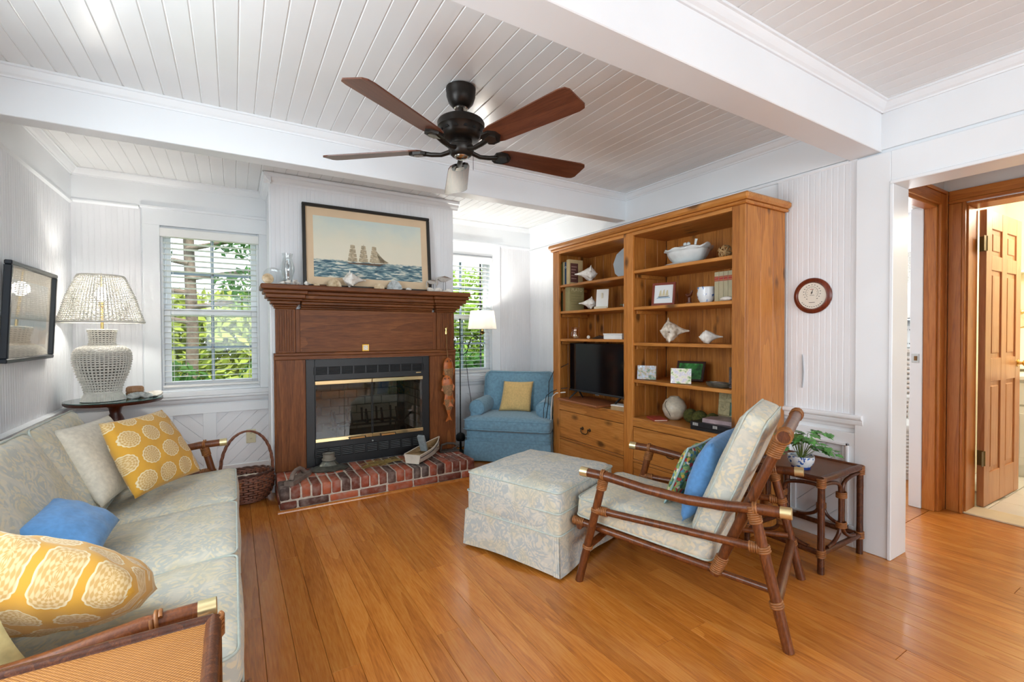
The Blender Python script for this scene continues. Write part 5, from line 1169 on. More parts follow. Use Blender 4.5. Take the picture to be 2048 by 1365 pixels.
pillow('flowered needlepoint pillow in front of the blue one on the lounge chair', [CW(.335, .24, .375), CW(.375, .55, .375), CW(.475, .56, .645), CW(.435, .27, .645)], .09, NEED, None, 9, 18, linen('pale blue piping', '#a9c4c0'))
# ottoman
ot = thing('skirted_ottoman', 'square skirted ottoman in blue and cream damask', 'ottoman', (1.51, 2.172, 0), rad(21.2)); S = .605
weld(cushion_mb(S, S, .235, .030, .018, 18, XF((0, 0, .312)), 2, .004).build('top', DAMASKO, ot))
MB().tube(rrect(S+.002, S+.002, .03, .413), .0045, 6, True).build('piping', PIPE, ot, 60); MB().tube(rrect(S+.010, S+.010, .026, .312), .0045, 6, True).build('piping', PIPE, ot, 60); MB().tube(rrect(S+.012, S+.012, .026, .205), .004, 6, True).build('piping', PIPE, ot, 60)
weld(MB().grid(lambda i, j: (lambda p: (p[0], p[1], .20+j*.056))(rrect(S+.006+.0, S+.006, .026, 0, 4)[i]), 20, 3, None, True).build('band', DAMASKO, ot))
for k in range(4):
    def sk_fn(i, j, k=k):
        u = i/28; v = j/8; half = S/2+.006; x = (u-.5)*(S+.012+.018*v); e = abs(u-.5)*2
        y = -(half+.012*v+.010*v*math.sin(u*9+k)*.5); zb = .012+.016*math.cos((u-.5)*PI)**2*(1 if k != 9 else 0)
        zz = .205-(.205-zb)*v
        return (x, y, zz)
    m = MB().grid(sk_fn, 29, 9, XF((0, 0, 0), k*PI/2)); m.grid(lambda i, j: (lambda p: (p[0]*.99, p[1]+.004, p[2]+.001))(sk_fn(i, j)), 29, 9, XF((0, 0, 0), k*PI/2)); m.build('skirt', DAMASKO, ot, 60)
    c = S/2+.010; m = MB().grid(lambda i, j: ((c-.034+.034*(i/6))*1+.010*(j/5)-.004, -c+.004*(i % 2)-.008*(j/5), .203-.192*(j/5)), 7, 6, XF((0, 0, 0), k*PI/2)); m.build('corner_pleat', DAMASKO, ot, 60)
for x, y in ((-1, -1), (1, -1), (1, 1), (-1, 1)): MB().box(x*.25-.02, x*.25+.02, y*.25-.02, y*.25+.02, 0, .21).build('leg', BLACKM, ot)
# sofa along the left wall
SY0 = 3.335; SWd = 2.015
sf = thing('rattan_sofa', 'long rattan sofa with blue and cream damask cushions along the left wall', 'sofa', (-.03-.43, SY0-SWd/2, 0), PI)
P = rattan_seat(sf, .87, SWd, .43, SWd/2, back=(.80, .70))
cwid = (SWd-.075)/3
for k in range(3):
    wc = .0375+cwid*(k+.5)
    box_cushion(sf, 'seat_cushion', .62, cwid-.006, .125, tiltM(P(.27, wc, .300), rad(4.5)), DAMASK, .016, .034, k*3+2, .005)
    bd2 = V((.215, 0, .42)).normalized()
    box_cushion(sf, 'back_cushion', .47, cwid-.008, .125, FR(P(.640, wc, .565), bd2, (0, 1, 0)), DAMASK, .014, .034, k*5+3, .005)
for y in (.7, 1.35): pole(sf, 'centre_leg', [P(.02, y, 0), P(.02, y, .24)], .018)
pillow('cream linen pillow behind the far yellow pillow on the sofa', [(-.505, 2.66, .43), (-.42, 3.14, .42), (-.58, 3.24, .76), (-.70, 2.82, .765)], .13, CREAML, None, 2)
pillow('yellow medallion pillow at the far end of the sofa', [(-.395, 2.70, .438), (-.160, 3.08, .435), (-.345, 3.20, .775), (-.535, 2.79, .785)], .14, MEDAL, 'yellow medallion pillows', 5, 26)
pillow('blue linen pillow lying in the middle of the sofa', [(-.615, 2.45, .555), (-.40, 2.40, .445), (-.395, 2.00, .445), (-.605, 2.06, .565)], .12, BLUEL, 'blue pillows', 6)
pillow('yellow medallion pillow at the near end of the sofa', [(-.20, 1.70, .44), (-.66, 1.76, .46), (-.62, 1.46, .79), (-.215, 1.41, .575)], .20, MEDAL2, 'yellow medallion pillows', 8, 26, wr=.012, pinch=-.05)
pillow('pale yellow pillow tucked against the near sofa arm', [(-.36, 1.375, .45), (-.66, 1.40, .47), (-.68, 1.375, .66), (-.42, 1.36, .60)], .05, PALEY, None, 11, 16)

# ------------------------------------------------------------------ rattan end tables
def weave_mat(name, a, b, sc=95):
    t = NT(name); co = t.coord(); s = t.n('SeparateXYZ', {0: co}); 
    x = t.m_('MULTIPLY', s.outputs[0], sc*6.283); y = t.m_('MULTIPLY', s.outputs[1], sc*6.283)
    f = t.m_('ADD', t.m_('MULTIPLY', t.m_('MULTIPLY', t.m_('SINE', x), t.m_('SINE', y)), .5), .5)
    col = t.mix(t.m_('MULTIPLY', t.noise(co, 14, 3), .5), t.ramp(f, [(.2, hx(a)), (.8, hx(b))]), hx(a)); t.bump(f, .6, .0015); return t.fin(col, .42)
WEAVE1 = weave_mat('woven cane top golden', '#8a5422', '#c98d4a', 120); WEAVE2 = weave_mat('woven cane top brown', '#5a3219', '#95643a', 120)
SPOT = wood('tortoise bamboo', '#1d0c06', '#4e2714', '#8a5530', 'z', 40, .28, orand=.1, bump=.1, stretch=.6)
def cane_table(t, lx, ly, h, top, low=.10, arches=True):
    """legs at +-lx,+-ly"""
    for x in (-lx, lx):
        for y in (-ly, ly):
            pole(t, 'leg', [(x, y, 0), (x, y, h-.005)], .0155, SPOT); coil(t, (x, y, h-.025), (0, 0, 1), .0175, 5, .005); coil(t, (x, y, low), (0, 0, 1), .0175, 4, .005)
    MB().box(-lx+.002, lx-.002, -ly+.002, ly-.002, h-.014, h-.004, .002).build('woven_top', top, t)
    for s in (-1, 1):
        pole(t, 'top_rail', [(-lx, s*ly, h-.010), (lx, s*ly, h-.010)], .016, SPOT); pole(t, 'top_rail', [(s*lx, -ly, h-.010), (s*lx, ly, h-.010)], .016, SPOT)
        pole(t, 'low_rail', [(-lx, s*ly, low), (lx, s*ly, low)], .014, SPOT); pole(t, 'low_rail', [(s*lx, -ly, low), (s*lx, ly, low)], .014, SPOT)
        if arches:
            for ax in (0, 1):
                L = lx if ax == 0 else ly; o = ly if ax == 0 else lx
                for d in (-1, 1):
                    rr = min(.09, L*.5); pts = [(d*L*.92, h-.038), (d*(rr+.02), h-.040), (d*.03, h-.06), (d*.012, h-.11), (d*.012, low+.11), (d*.03, low+.055), (d*(rr+.0), low+.022), (d*(L*.7), low+.016)]
                    pp = [((a, s*o, z) if ax == 0 else (s*o, a, z)) for a, z in pts]
                    # smooth the corners
                    sm = []
                    for k in range(len(pp)-1):
                        for q in range(4):
                            f = q/4; p0 = V(pp[max(0, k-1)]); p1 = V(pp[k]); p2 = V(pp[k+1]); p3 = V(pp[min(len(pp)-1, k+2)])
                            sm.append(.5*((2*p1)+(-p0+p2)*f+(2*p0-5*p1+4*p2-p3)*f*f+(-p0+3*p1-3*p2+p3)*f**3))
                    sm.append(V(pp[-1])); MB().tube(sm, .0095, 9).build('bent_cane', SPOT, t, 60)
                coil(t, (0, s*o, h-.12) if ax == 0 else (s*o, 0, h-.12), (0, 0, 1), .022, 4, .004); coil(t, (0, s*o, low+.10) if ax == 0 else (s*o, 0, low+.10), (0, 0, 1), .022, 4, .004)
et = thing('rattan_end_table', 'low dark rattan end table with woven top below the round wall gauge', 'side table', (2.673, 1.335, 0)); cane_table(et, .205, .190, .475, WEAVE2)
nt = thing('rattan_end_table', 'rattan side table with golden woven top beside the near sofa arm', 'side table', (-.315, 1.010, 0)); cane_table(nt, .27, .215, .558, WEAVE1)
# ------------------------------------------------------------------ blue armchair in the corner
BLUEC = pbr('blue armchair cloth', '#7299ae', .92, var=.14, vs_=45, bump=.35, bs=300, sheen=.25, bd=.001)
ba = thing('blue_armchair', 'blue upholstered armchair with skirt in the corner by the bookcase', 'armchair', (2.352, 3.85, 0), rad(-45))
# local: x right, -y front
def soft(nm, sx, sy, sz, M, r=.05, puff=.01, par=None, wr=.004, seed=0, mat=BLUEC): return weld(cushion_mb(sx, sy, sz, r, puff, 14, M, seed, wr).build(nm, mat, par or ba))
soft('base', .80, .66, .22, XF((0, .03, .19)), .03, 0); c = soft('seat_cushion', .81, .60, .115, XF((0, -.055, .352)), .035, .018, seed=2)
for s in (-1, 1): MB().tube([(p[0], p[1]-.055, p[2]+.352) for p in rrect(.812, .602, .035, s*.042)], .005, 6, True).build('piping', BLUEC, c, 60)
bk = soft('backrest', .74, .17, .44, XF((0, .245, .585), 0, rad(-10)), .06, 0, seed=4); MB().tube([XF((0, .245, .585), 0, rad(-10)) @ V(p) for p in [(-.355, -.075, -.2), (-.355, -.075, .15), (-.31, -.075, .205), (.31, -.075, .205), (.355, -.075, .15), (.355, -.075, -.2)]], .005, 6).build('piping', BLUEC, bk, 60)
for s in (-1, 1):
    a = MB().lathe([(0, 0), (.055, .0), (.075, .012), (.078, .03), (.078, .42), (.07, .45), (0, .46)], 20, XF((s*.325, -.205, .485)) @ Matrix.Rotation(rad(-90), 4, 'X')); a.build('arm', BLUEC, ba, 60)
    soft('arm_panel', .10, .46, .20, XF((s*.345, .03, .385)), .03, 0)
    MB().ring((s*.325, -.193, .485), (0, 1, 0), .072, .0045, 24).build('arm_piping', BLUEC, ba, 60)
for k in range(3): MB().tube(rrect(.806+.004*k, .666+.004*k, .03, (.285, .225, .195)[k]), .0035, 6, True, XF((0, .03, 0))).build('welt', BLUEC, ba, 60)
for k, (hx_, hy) in enumerate(((.405, .335), (.335, .405), (.405, .335), (.335, .405))):
    def sk2(i, j, hx_=hx_, hy=hy, k=k):
        u = i/30; v = j/6; return ((u-.5)*2*hx_*(1+.03*v), -(hy+.014*v+.006*v*math.sin(u*17+k)), .19-.178*v)
    m = MB().grid(sk2, 31, 7, XF((0, .03, 0), k*PI/2)).grid(lambda i, j: (lambda p: (p[0], p[1]+.004, p[2]))(sk2(i, j)), 31, 7, XF((0, .03, 0), k*PI/2)); m.build('skirt', BLUEC, ba, 60)
for x, y in ((-1, -1), (1, -1), (1, 1), (-1, 1)): MB().box(x*.33-.02, x*.33+.02, .03+y*.27-.02, .03+y*.27+.02, 0, .10).build('foot', BLACKM, ba)
def BL(x, y, z): return V((2.352, 3.85, 0))+Matrix.Rotation(rad(-45), 3, 'Z') @ V((x, y, z))
pillow('small plain yellow pillow on the blue armchair', [BL(-.165, .02, .425), BL(.155, .04, .425), BL(.165, .135, .715), BL(-.135, .115, .715)], .10, YELL, None, 13, 18, wr=.008)

# ------------------------------------------------------------------ floor lamp behind the hearth
fp = thing('floor_lamp', 'black wrought iron floor lamp with white shade by the right window', 'floor lamp', (1.945, 4.225, 0))
IRN = pbr('wrought iron', '#1e1d1c', .5, .4)
MB().lathe([(.10, 0), (.10, .008), (.03, .018), (.012, .03), (.010, .11), (.040, .12), (.046, .14), (.043, .175), (.03, .19), (.008, .2)], 20).build('base', IRN, fp, 40)
MB().tube([(0, 0, .19), (0, 0, 1.33)], .006, 8).build('pole', IRN, fp); MB().ball((0, 0, 1.335), .012, 10).build('finial', IRN, fp, 60)
ax_ = V((.242, -.03, 0)).normalized()
def sc(pts): return [tuple(ax_*a)[:2]+(z,) for a, z in pts]
MB().tube(sc([(0, 1.035), (-.02, 1.02), (-.05, 1.03), (-.062, 1.06), (-.05, 1.13), (-.065, 1.17), (-.09, 1.165), (-.10, 1.14)]), .004, 7).build('left_scroll', IRN, fp, 60)
MB().tube(sc([(0, .985), (.04, .985), (.075, 1.02), (.095, 1.09), (.12, 1.155), (.16, 1.175), (.19, 1.16), (.185, 1.14)]), .004, 7).build('right_scroll', IRN, fp, 60)
MB().tube(sc([(0, 1.178), (.12, 1.18), (.225, 1.185), (.238, 1.20)]), .0042, 7).build('arm', IRN, fp, 60)
px_, py_ = tuple(ax_*.238)[:2]
MB().lathe([(.020, 1.19), (.026, 1.205), (.014, 1.22), (.016, 1.27), (0, 1.275)], 14, XF((px_, py_, 0))).build('socket', BRASS, fp, 40)
def shade_mat(name, col, tr=.5):
    t = NT(name); t.t.nodes.remove(t.b); d = t.n('BsdfDiffuse', {0: col}); l = t.n('BsdfTranslucent', {0: col}); m = t.n('MixShader', {0: tr, 1: d.outputs[0], 2: l.outputs[0]}); t.t.links.new(m.outputs[0], t.out.inputs[0]); return t.m
MB().lathe([(.148, 1.240), (.120, 1.428), (.118, 1.428), (.146, 1.240), (.148, 1.240)], 36, XF((px_, py_, 0))).build('shade', shade_mat('white shade cloth', (.92, .90, .85, 1)), fp, 60)
MB().ball((px_, py_, 1.32), .03, 12).build('bulb', emis('lit bulb', (1, .93, .80, 1), 14), fp, 60)
def bulb_light(nm, loc, e, col=(1, .96, .88), s=.03):
    d = bpy.data.lights.new(nm, 'POINT'); d.energy = e; d.color = col; d.shadow_soft_size = s; o = bpy.data.objects.new(nm, d); COL.objects.link(o); o.location = loc; return o
bulb_light('floor_lamp_light', (1.945+px_, 4.225+py_, 1.365), FLOORLAMP_W, s=.035)
tag(MB().tube([(1.945+px_-.01, 4.225+py_, 1.19), (2.05, 4.24, 1.10), (2.03, 4.27, .95), (2.07, 4.30, .70), (2.12, 4.34, .50), (2.12, 4.38, .02), (2.0, 4.36, .012)], .0028, 6).build('lamp_cord', BLACKM, None, 60), 'black cord hanging from the floor lamp', 'cord')

# ------------------------------------------------------------------ pedestal table and the wicker lamp
pt_ = thing('pedestal_table', 'small round dark wooden pedestal table with a glass top', 'side table', (-.70, 4.12, 0)); TZ = .755
MAHO = wood('mahogany', '#2a0f08', '#4f2113', '#6d3420', 'z', 16, .3, orand=0)
MB().lathe([(.255, TZ-.026), (.262, TZ-.020), (.264, TZ-.012), (.258, TZ-.006), (0, TZ-.006)], 44).build('top', MAHO, pt_, 40)
MB().lathe([(.262, TZ-.0055), (.264, TZ-.002), (.262, TZ), (0, TZ)], 44).build('glass_top', pbr('green edged glass', '#4f7470', .06, 0, var=.04, spec=.7), pt_, 40)
MB().lathe([(.075, TZ-.027), (.07, TZ-.04), (.038, TZ-.06), (.030, TZ-.10), (.045, TZ-.13), (.050, TZ-.16), (.030, TZ-.20), (.026, .40), (.045, .30), (.05, .24), (.032, .19), (.04, .15), (0, .14)], 22).build('column', MAHO, pt_, 50)
for k in range(3):
    a = rad(30+120*k); MB().tube([(.03*math.cos(a), .03*math.sin(a), .20), (.12*math.cos(a), .12*math.sin(a), .17), (.21*math.cos(a), .21*math.sin(a), .06), (.25*math.cos(a), .25*math.sin(a), .014)], [.022, .020, .015, .014], 10).build('leg', MAHO, pt_, 60)
def wicker(mb, prof, rows, stakes, r, M=None, amp=.004, flat=(1, 1)):
    """woven strands: prof(v)->(radius,z) for v in 0..1"""
    n = stakes*2
    for j in range(rows):
        R0, z0 = prof((j+.5)/rows)
        pts = [((R0+amp*(1 if (i//1+j) % 2 else -1))*math.cos(PI*i/stakes), (R0+amp*(1 if (i//1+j) % 2 else -1))*math.sin(PI*i/stakes), z0) for i in range(n)]
        mb.tube(pts, r, 5, True, M, flat)
    return mb
def stakes_mb(prof, stakes, r, steps=14, M=None):
    mb = MB()
    for i in range(stakes):
        a = 2*PI*i/stakes; mb.tube([(prof(k/steps)[0]*math.cos(a), prof(k/steps)[0]*math.sin(a), prof(k/steps)[1]) for k in range(steps+1)], r, 4, False, M)
    return mb
def interp(tab):
    def f(v):
        x = v*(len(tab)-1); k = min(int(x), len(tab)-2); q = x-k
        p0, p1, p2, p3 = tab[max(0, k-1)], tab[k], tab[k+1], tab[min(len(tab)-1, k+2)]
        return tuple(.5*((2*b)+(-a+c)*q+(2*a-5*b+4*c-d)*q*q+(-a+3*b-3*c+d)*q**3) for a, b, c, d in zip(p0, p1, p2, p3))
    return f
WICK = pbr('white painted wicker', '#e2dfd6', .6, var=.10, vs_=40); WICKD = pbr('wicker shadow lining', '#6f6b62', .9)  # WICKD: dark inner sheets that stand in for shade between the strands
tl = thing('wicker_table_lamp', 'white wicker table lamp with woven shade on the pedestal table', 'table lamp', (-.748, 4.045, TZ+.0005))
body = interp([(.088, .058), (.102, .11), (.125, .17), (.141, .235), (.146, .285), (.140, .325), (.118, .352), (.080, .366)]); neck = interp([(.066, .368), (.062, .40), (.066, .44), (.072, .475)])
wicker(MB(), body, 24, 21, .0060, None, .0062, (.80, .85)).build('woven_body', WICK, tl, 70)['kind'] = 'stuff'
stakes_mb(body, 42, .0046, 18).build('body_stakes', WICK, tl)['kind'] = 'stuff'; MB().lathe([(body(k/16)[0]-.0075, body(k/16)[1]) for k in range(17)], 34).build('body_gap_shade', WICKD, tl, 60)
wicker(MB(), neck, 9, 11, .0056, None, .0055, (.8, .85)).build('woven_neck', WICK, tl, 70)['kind'] = 'stuff'; stakes_mb(neck, 22, .0042, 8).build('neck_stakes', WICK, tl)['kind'] = 'stuff'; MB().lathe([(neck(k/6)[0]-.0075, neck(k/6)[1]) for k in range(7)], 24).build('neck_gap_shade', WICKD, tl, 60)
ft = MB()
for k in range(90):
    a = 2*PI*k/90; ft.tube([(.090*math.cos(a), .090*math.sin(a), .056), (.114*math.cos(a), .114*math.sin(a), .002)], .0042, 5)
ft.build('splayed_foot', WICK, tl, 60)['kind'] = 'stuff'; MB().lathe([(.088, .055), (.112, .001)], 40).build('foot_gap_shade', WICKD, tl, 60); MB().ring((0, 0, .057), (0, 0, 1), .092, .005, 40).build('foot_ring', WICK, tl, 60)
shp = interp([(.222, .525), (.197, .60), (.176, .68), (.148, .755), (.118, .828)])
wicker(MB(), shp, 27, 33, .0046, None, .0052, (.6, .75)).build('woven_shade', WICK, tl, 70)['kind'] = 'stuff'; stakes_mb(shp, 66, .0030).build('shade_ribs', WICK, tl)['kind'] = 'stuff'
MB().ring((0, 0, .523), (0, 0, 1), .223, .006, 60).build('lower_rim', WICK, tl, 60); MB().ring((0, 0, .83), (0, 0, 1), .118, .005, 44).build('upper_rim', WICK, tl, 60)
MB().lathe([(.008, .47), (.008, .62), (.016, .625), (.016, .66)], 12).build('socket', BRASS, tl, 40); MB().lathe([(.012, .66), (.03, .70), (.03, .73), (.012, .755), (0, .757)], 14).build('bulb', emis('lit table bulb', (1, .95, .86, 1), 6), tl, 60)
MB().tube([(0, 0, .757), (0, 0, .838)], .003, 6).tube([(-.118, 0, .828), (.118, 0, .828)], .002, 5).build('harp', BRASS, tl); MB().ball((0, 0, .842), .008, 8).build('finial', WICK, tl, 60)
bulb_light('table_lamp_light', (-.748, 4.045, TZ+.71), TABLELAMP_W, s=.04)
put(MB().lathe([(.03, 0), (.047, .008), (.052, .03), (.046, .036), (.052, .042), (.05, .066), (.04, .075), (0, .078)], 24), 'wooden_box', 'small round carved wooden box behind the wicker lamp', 'box', wood('light wood', '#9a6a45', '#b98a63', '#cfa57f', 'z', 30, .5), (-.60, 4.17, TZ), 0, 40)
put(clam_mb(.15, .085, 10), 'scallop_shell', 'white scallop shell dish lying on the pedestal table', 'shell', SHG, (-.55, 4.03, TZ), rad(20), 50, rx=rad(-74))
put(clam_mb(.14, .08, 12), 'scallop_shell', 'second pale shell dish at the right edge of the pedestal table', 'shell', SHW, (-.51, 4.13, TZ), rad(-30), 50, rx=rad(-76))
put(pebble(.03, .02, .012), 'trinket', 'tiny dark trinket at the right rim of the pedestal table', 'trinket', BLACKM, (-.475, 4.06, TZ), 0)

# ------------------------------------------------------------------ basket and outlet
bs = thing('wicker_basket', 'oval brown wicker basket with tall hoop handle beside the hearth', 'basket', (.075, 3.80, 0), rad(8)); BSK = pbr('brown willow', '#7a4a35', .5, var=.35, vs_=50); BSKD = pbr('dark willow', '#4b2d22', .55, var=.3, vs_=50)
bprof = interp([(.105, .006), (.135, .03), (.160, .08), (.168, .13), (.165, .175), (.160, .20)])
SX = Matrix.Diagonal((1.0, .78, 1, 1))
wicker(MB(), bprof, 15, 17, .0068, SX, .0060).build('woven_side', BSK, bs, 70)['kind'] = 'stuff'; stakes_mb(bprof, 34, .0055, 10, SX).build('stakes', BSKD, bs)['kind'] = 'stuff'
MB().lathe([(0, .004), (.10, .004), (.104, .012), (0, .012)], 26, SX).build('bottom', BSKD, bs)
rm = MB()
for q in range(2): rm.tube([((.162+.006*math.sin(i*.9+q*PI))*math.cos(2*PI*i/60), .78*(.162+.006*math.sin(i*.9+q*PI))*math.sin(2*PI*i/60), .205+.006*math.cos(i*.9+q*PI)) for i in range(60)], .0075, 6, True)
rm.build('braided_rim', BSKD, bs, 60)
hd = MB()
for q in range(3):
    hd.tube([((.165-.02*math.sin(PI*k/40)*0)*math.cos(PI*k/40)+.006*math.cos(k*.9+q*2.09), .006*math.sin(k*.9+q*2.09), .20+.30*math.sin(PI*k/40)**.85) for k in range(41)], .0062, 6)
hd.build('hoop_handle', BSK, bs, 60)
MB().lathe([(0, .16), (.10, .168), (.145, .162), (.15, .15)], 26, SX).build('cloth_lining', CREAML, bs, 60)
oc = thing('wall_outlet', 'cream electrical outlet plate low on the back wall panelling', 'outlet', (.118, YB-.0075, .34)); IVO = pbr('ivory plastic', '#d8cfae', .4, var=.03)
MB().box(-.035, .035, -.006, 0, -.057, .057, .003).build('plate', IVO, oc)
for z_o in (-.022, .022): MB().lathe([(.015, 0), (.016, .003), (0, .003)], 18, FR((0, -.0055, z_o), (1, 0, 0), (0, 0, 1))).build('socket', IVO, oc, 40); MB().box(-.006, -.004, -.0095, -.006, z_o-.002, z_o+.006).box(.004, .006, -.0095, -.006, z_o-.002, z_o+.006).build('slot', BLACKM, oc)

# ------------------------------------------------------------------ picture on the left wall
lp = thing('framed_seascape', 'black framed picture on the left wall above the sofa', 'picture', (XL+.012, 3.545, 1.055)); LM = XF((0, 0, 0), 0, 0, rad(3.0)) @ FR((0, 0, 0), (0, 1, 0), (0, 0, 1))
NAVYF = pbr('navy black frame', '#1f2730', .35, var=.05)
w_, h_ = .69, .51; fr_bars(w_, h_, .022, .030, NAVYF, lp, LM)
MB().box(-w_/2+.01, w_/2-.01, .01, h_-.01, .002, .008, 0, LM).build('mat_board', pbr('cream mat', '#d9d0c2', .85, var=.02), lp)
def dune():
    t = NT('beach print'); g = t.n('TexCoord').outputs['Generated']; z = t.m_('ADD', t.n('SeparateXYZ', {0: g}).outputs[2], t.m_('MULTIPLY', t.noise(g, 7, 3), .12))
    return t.fin(t.ramp(z, [(.1, hx('#cdb597')), (.3, hx('#d6c8b4')), (.36, hx('#8fa7aa')), (.52, hx('#b5c2c2')), (.60, hx('#d8d4cc')), (1, hx('#cfd0cd'))]), .6)
MB().box(-w_/2+.085, w_/2-.085, .085, h_-.085, .008, .0095, 0, LM).build('print', dune(), lp); MB().box(-w_/2+.018, w_/2-.018, .018, h_-.018, .016, .0175, 0, LM).build('glass', glassy('reflective picture glass', (1, 1, 1, 1), .05, .02), lp)
rebase(lp, (XL+.030, 3.545, 1.055))

# ------------------------------------------------------------------ round dial gauge on the right wall
br = thing('wall_thermometer', 'round wooden dial gauge on the white right wall', 'gauge', (XR-.0085, 1.412, 1.409)); BM = FR((0, 0, 0), (0, -1, 0), (0, 0, 1))   # z out = -x
MB().lathe([(.103, 0), (.105, .008), (.098, .018), (.084, .022), (.078, .014), (.076, .010), (0, .010)], 44, BM).build('case', wood('red mahogany', '#3d150a', '#6d2c17', '#8a4023', 'z', 20, .3, orand=0), br, 40)
MB().lathe([(.0765, .0105), (.0765, .0125), (0, .0125)], 40, BM).build('dial', pbr('cream dial', '#ede8da', .5, var=.01), br, 40)
cy_ = .018
MB().tube([(.034*math.cos(rad(225-270*k/30)), cy_+.034*math.sin(rad(225-270*k/30)), .0128) for k in range(31)], .0007, 4, False, BM).build('scale_arc', BLACKM, br)
for k in range(15): a = rad(232-284*k/14); MB().box(-.0034, .0034, -.0016, .0016, .0125, .0129, 0, BM @ XF((.046*math.cos(a), cy_+.046*math.sin(a), 0))).build('scale_mark', BLACKM, br)
for k in range(9): a = rad(200-220*k/8); MB().box(-.0014, .0014, -.0010, .0010, .0125, .0129, 0, BM @ XF((.026*math.cos(a), cy_+.026*math.sin(a), 0))).build('inner_mark', BLACKM, br)
for k in range(11): a = rad(216+108*k/10); MB().box(-.0036, .0036, -.0016, .0016, .0125, .0129, 0, BM @ XF((.066*math.cos(a), .066*math.sin(a), 0))).build('scale_mark', BLACKM, br)
MB().box(-.009, .009, .036, .039, .0125, .0129, 0, BM).build('red_print', pbr('red print', '#b8554a', .5), br)
MB().box(-.013, .013, .0015, .0035, .0125, .0129, 0, BM).build('print_line', BLACKM, br); MB().box(-.016, .016, -.041, -.0385, .0125, .0129, 0, BM).build('print_line', BLACKM, br)
MB().tube([(-.004, cy_-.010, .0145), (0, cy_, .0145), (.008, cy_+.022, .0145)], [.0012, .0020, .0004], 5, False, BM).build('needle', BLACKM, br); MB().lathe([(.0035, .0125), (.0035, .017), (0, .018)], 12, BM @ XF((0, cy_, 0))).build('hub', BLACKM, br, 40)
MB().lathe([(.0765, .0195), (0, .0205)], 40, BM).build('glass', PGL, br, 60)

# ------------------------------------------------------------------ ceiling fan
fa = thing('ceiling_fan', 'dark bronze ceiling fan with five walnut blades', 'ceiling fan', (.96, 2.06, ZC)); BRZ = pbr('oil rubbed bronze', '#26211d', .35, .55, var=.15)
WALN = wood('walnut blade', '#3a1d12', '#5f3422', '#7b4a31', 'x', 20, .28, orand=.08, bump=.03)
MB().lathe([(.062, -.002), (.072, -.006), (.072, -.022), (.070, -.025), (.070, -.045), (.060, -.075), (.042, -.095), (.034, -.10), (0, -.10)], 32).build('canopy', BRZ, fa, 40)
MB().lathe([(.030, -.098), (.034, -.103), (.030, -.108), (0, -.108)], 24).build('canopy_ring', pbr('polished nickel', '#cfcac2', .2, 1), fa, 40); MB().tube([(0, 0, -.10), (0, 0, -.20)], .0125, 14).build('downrod', BRZ, fa, 60)
MB().lathe([(.024, -.130), (.027, -.142), (.055, -.147), (.09, -.154), (.110, -.166), (.115, -.176), (.113, -.196), (.115, -.200), (.106, -.210), (.098, -.234), (.088, -.250), (.076, -.254), (.060, -.258)], 40).build('motor_housing', BRZ, fa, 40)
for k in range(14):
    a = 2*PI*k/14; MB().prism([(-.012, -.008), (.012, -.008), (0, .012)], 0, .002, XF((0, 0, 0), a) @ FR((.1035, 0, -.222), (0, 1, 0), (-.28, 0, 1))).build('vent', DARKV, fa)
MB().lathe([(.050, -.254), (.054, -.262), (.054, -.280), (.062, -.286), (.062, -.310), (.052, -.326), (.046, -.332), (.034, -.334)], 32).build('switch_housing', BRZ, fa, 40)
MB().lathe([(.034, -.332), (.030, -.342), (.016, -.348), (0, -.349)], 24).build('lower_cap', pbr('polished cap', '#b9b5ae', .12, 1), fa, 50)
MB().tube([(.05, -.03, -.32), (.05, -.03, -.40)], .0012, 5).build('pull_chain', BRZ, fa)
blade = MB(); NB = 14
def outline():
    pts = []
    x0, x1 = .20, .700
    pts += [(x0+.012, -.048), (x0+.05, -.058), (x1-.04, -.072), (x1-.012, -.066), (x1, -.048), (x1, .048), (x1-.012, .066), (x1-.04, .072), (x0+.05, .058), (x0+.012, .048), (x0-.004, .030), (x0-.008, 0), (x0-.004, -.030)]
    return pts
bme = MB().prism(outline(), -.003, .003, XF((0, 0, 0), 0, rad(-13))).mesh('fan_blade')
arm = MB().tube([(.055, 0, -.010), (.10, 0, -.022), (.15, 0, -.018), (.19, 0, -.010)], [.011, .010, .011, .012], 10, flat=(1, 1.3)); pad = MB().prism([(.175, -.028), (.195, -.042), (.235, -.040), (.262, -.016), (.262, .016), (.235, .040), (.195, .042), (.175, .028)], -.016, -.0035, XF((0, 0, 0), 0, rad(-13))); bos = MB().prism([(.19, -.020), (.232, -.026), (.248, 0), (.232, .026), (.19, .020)], -.021, -.016, XF((0, 0, 0), 0, rad(-13)))
am, pm_, bo_ = arm.mesh('blade_iron', 50), pad.mesh('blade_bracket'), bos.mesh('bracket_boss')
BOSS = pbr('worn bronze edge', '#6f665e', .2, .9)
for k in range(5):
    M = XF((0, 0, -.298), rad(-148+72*k)); b = link('fan_blade', bme, WALN, fa, M)
    link('blade_iron', am, BRZ, b); link('blade_bracket', pm_, BRZ, b); link('bracket_boss', bo_, BOSS, b)

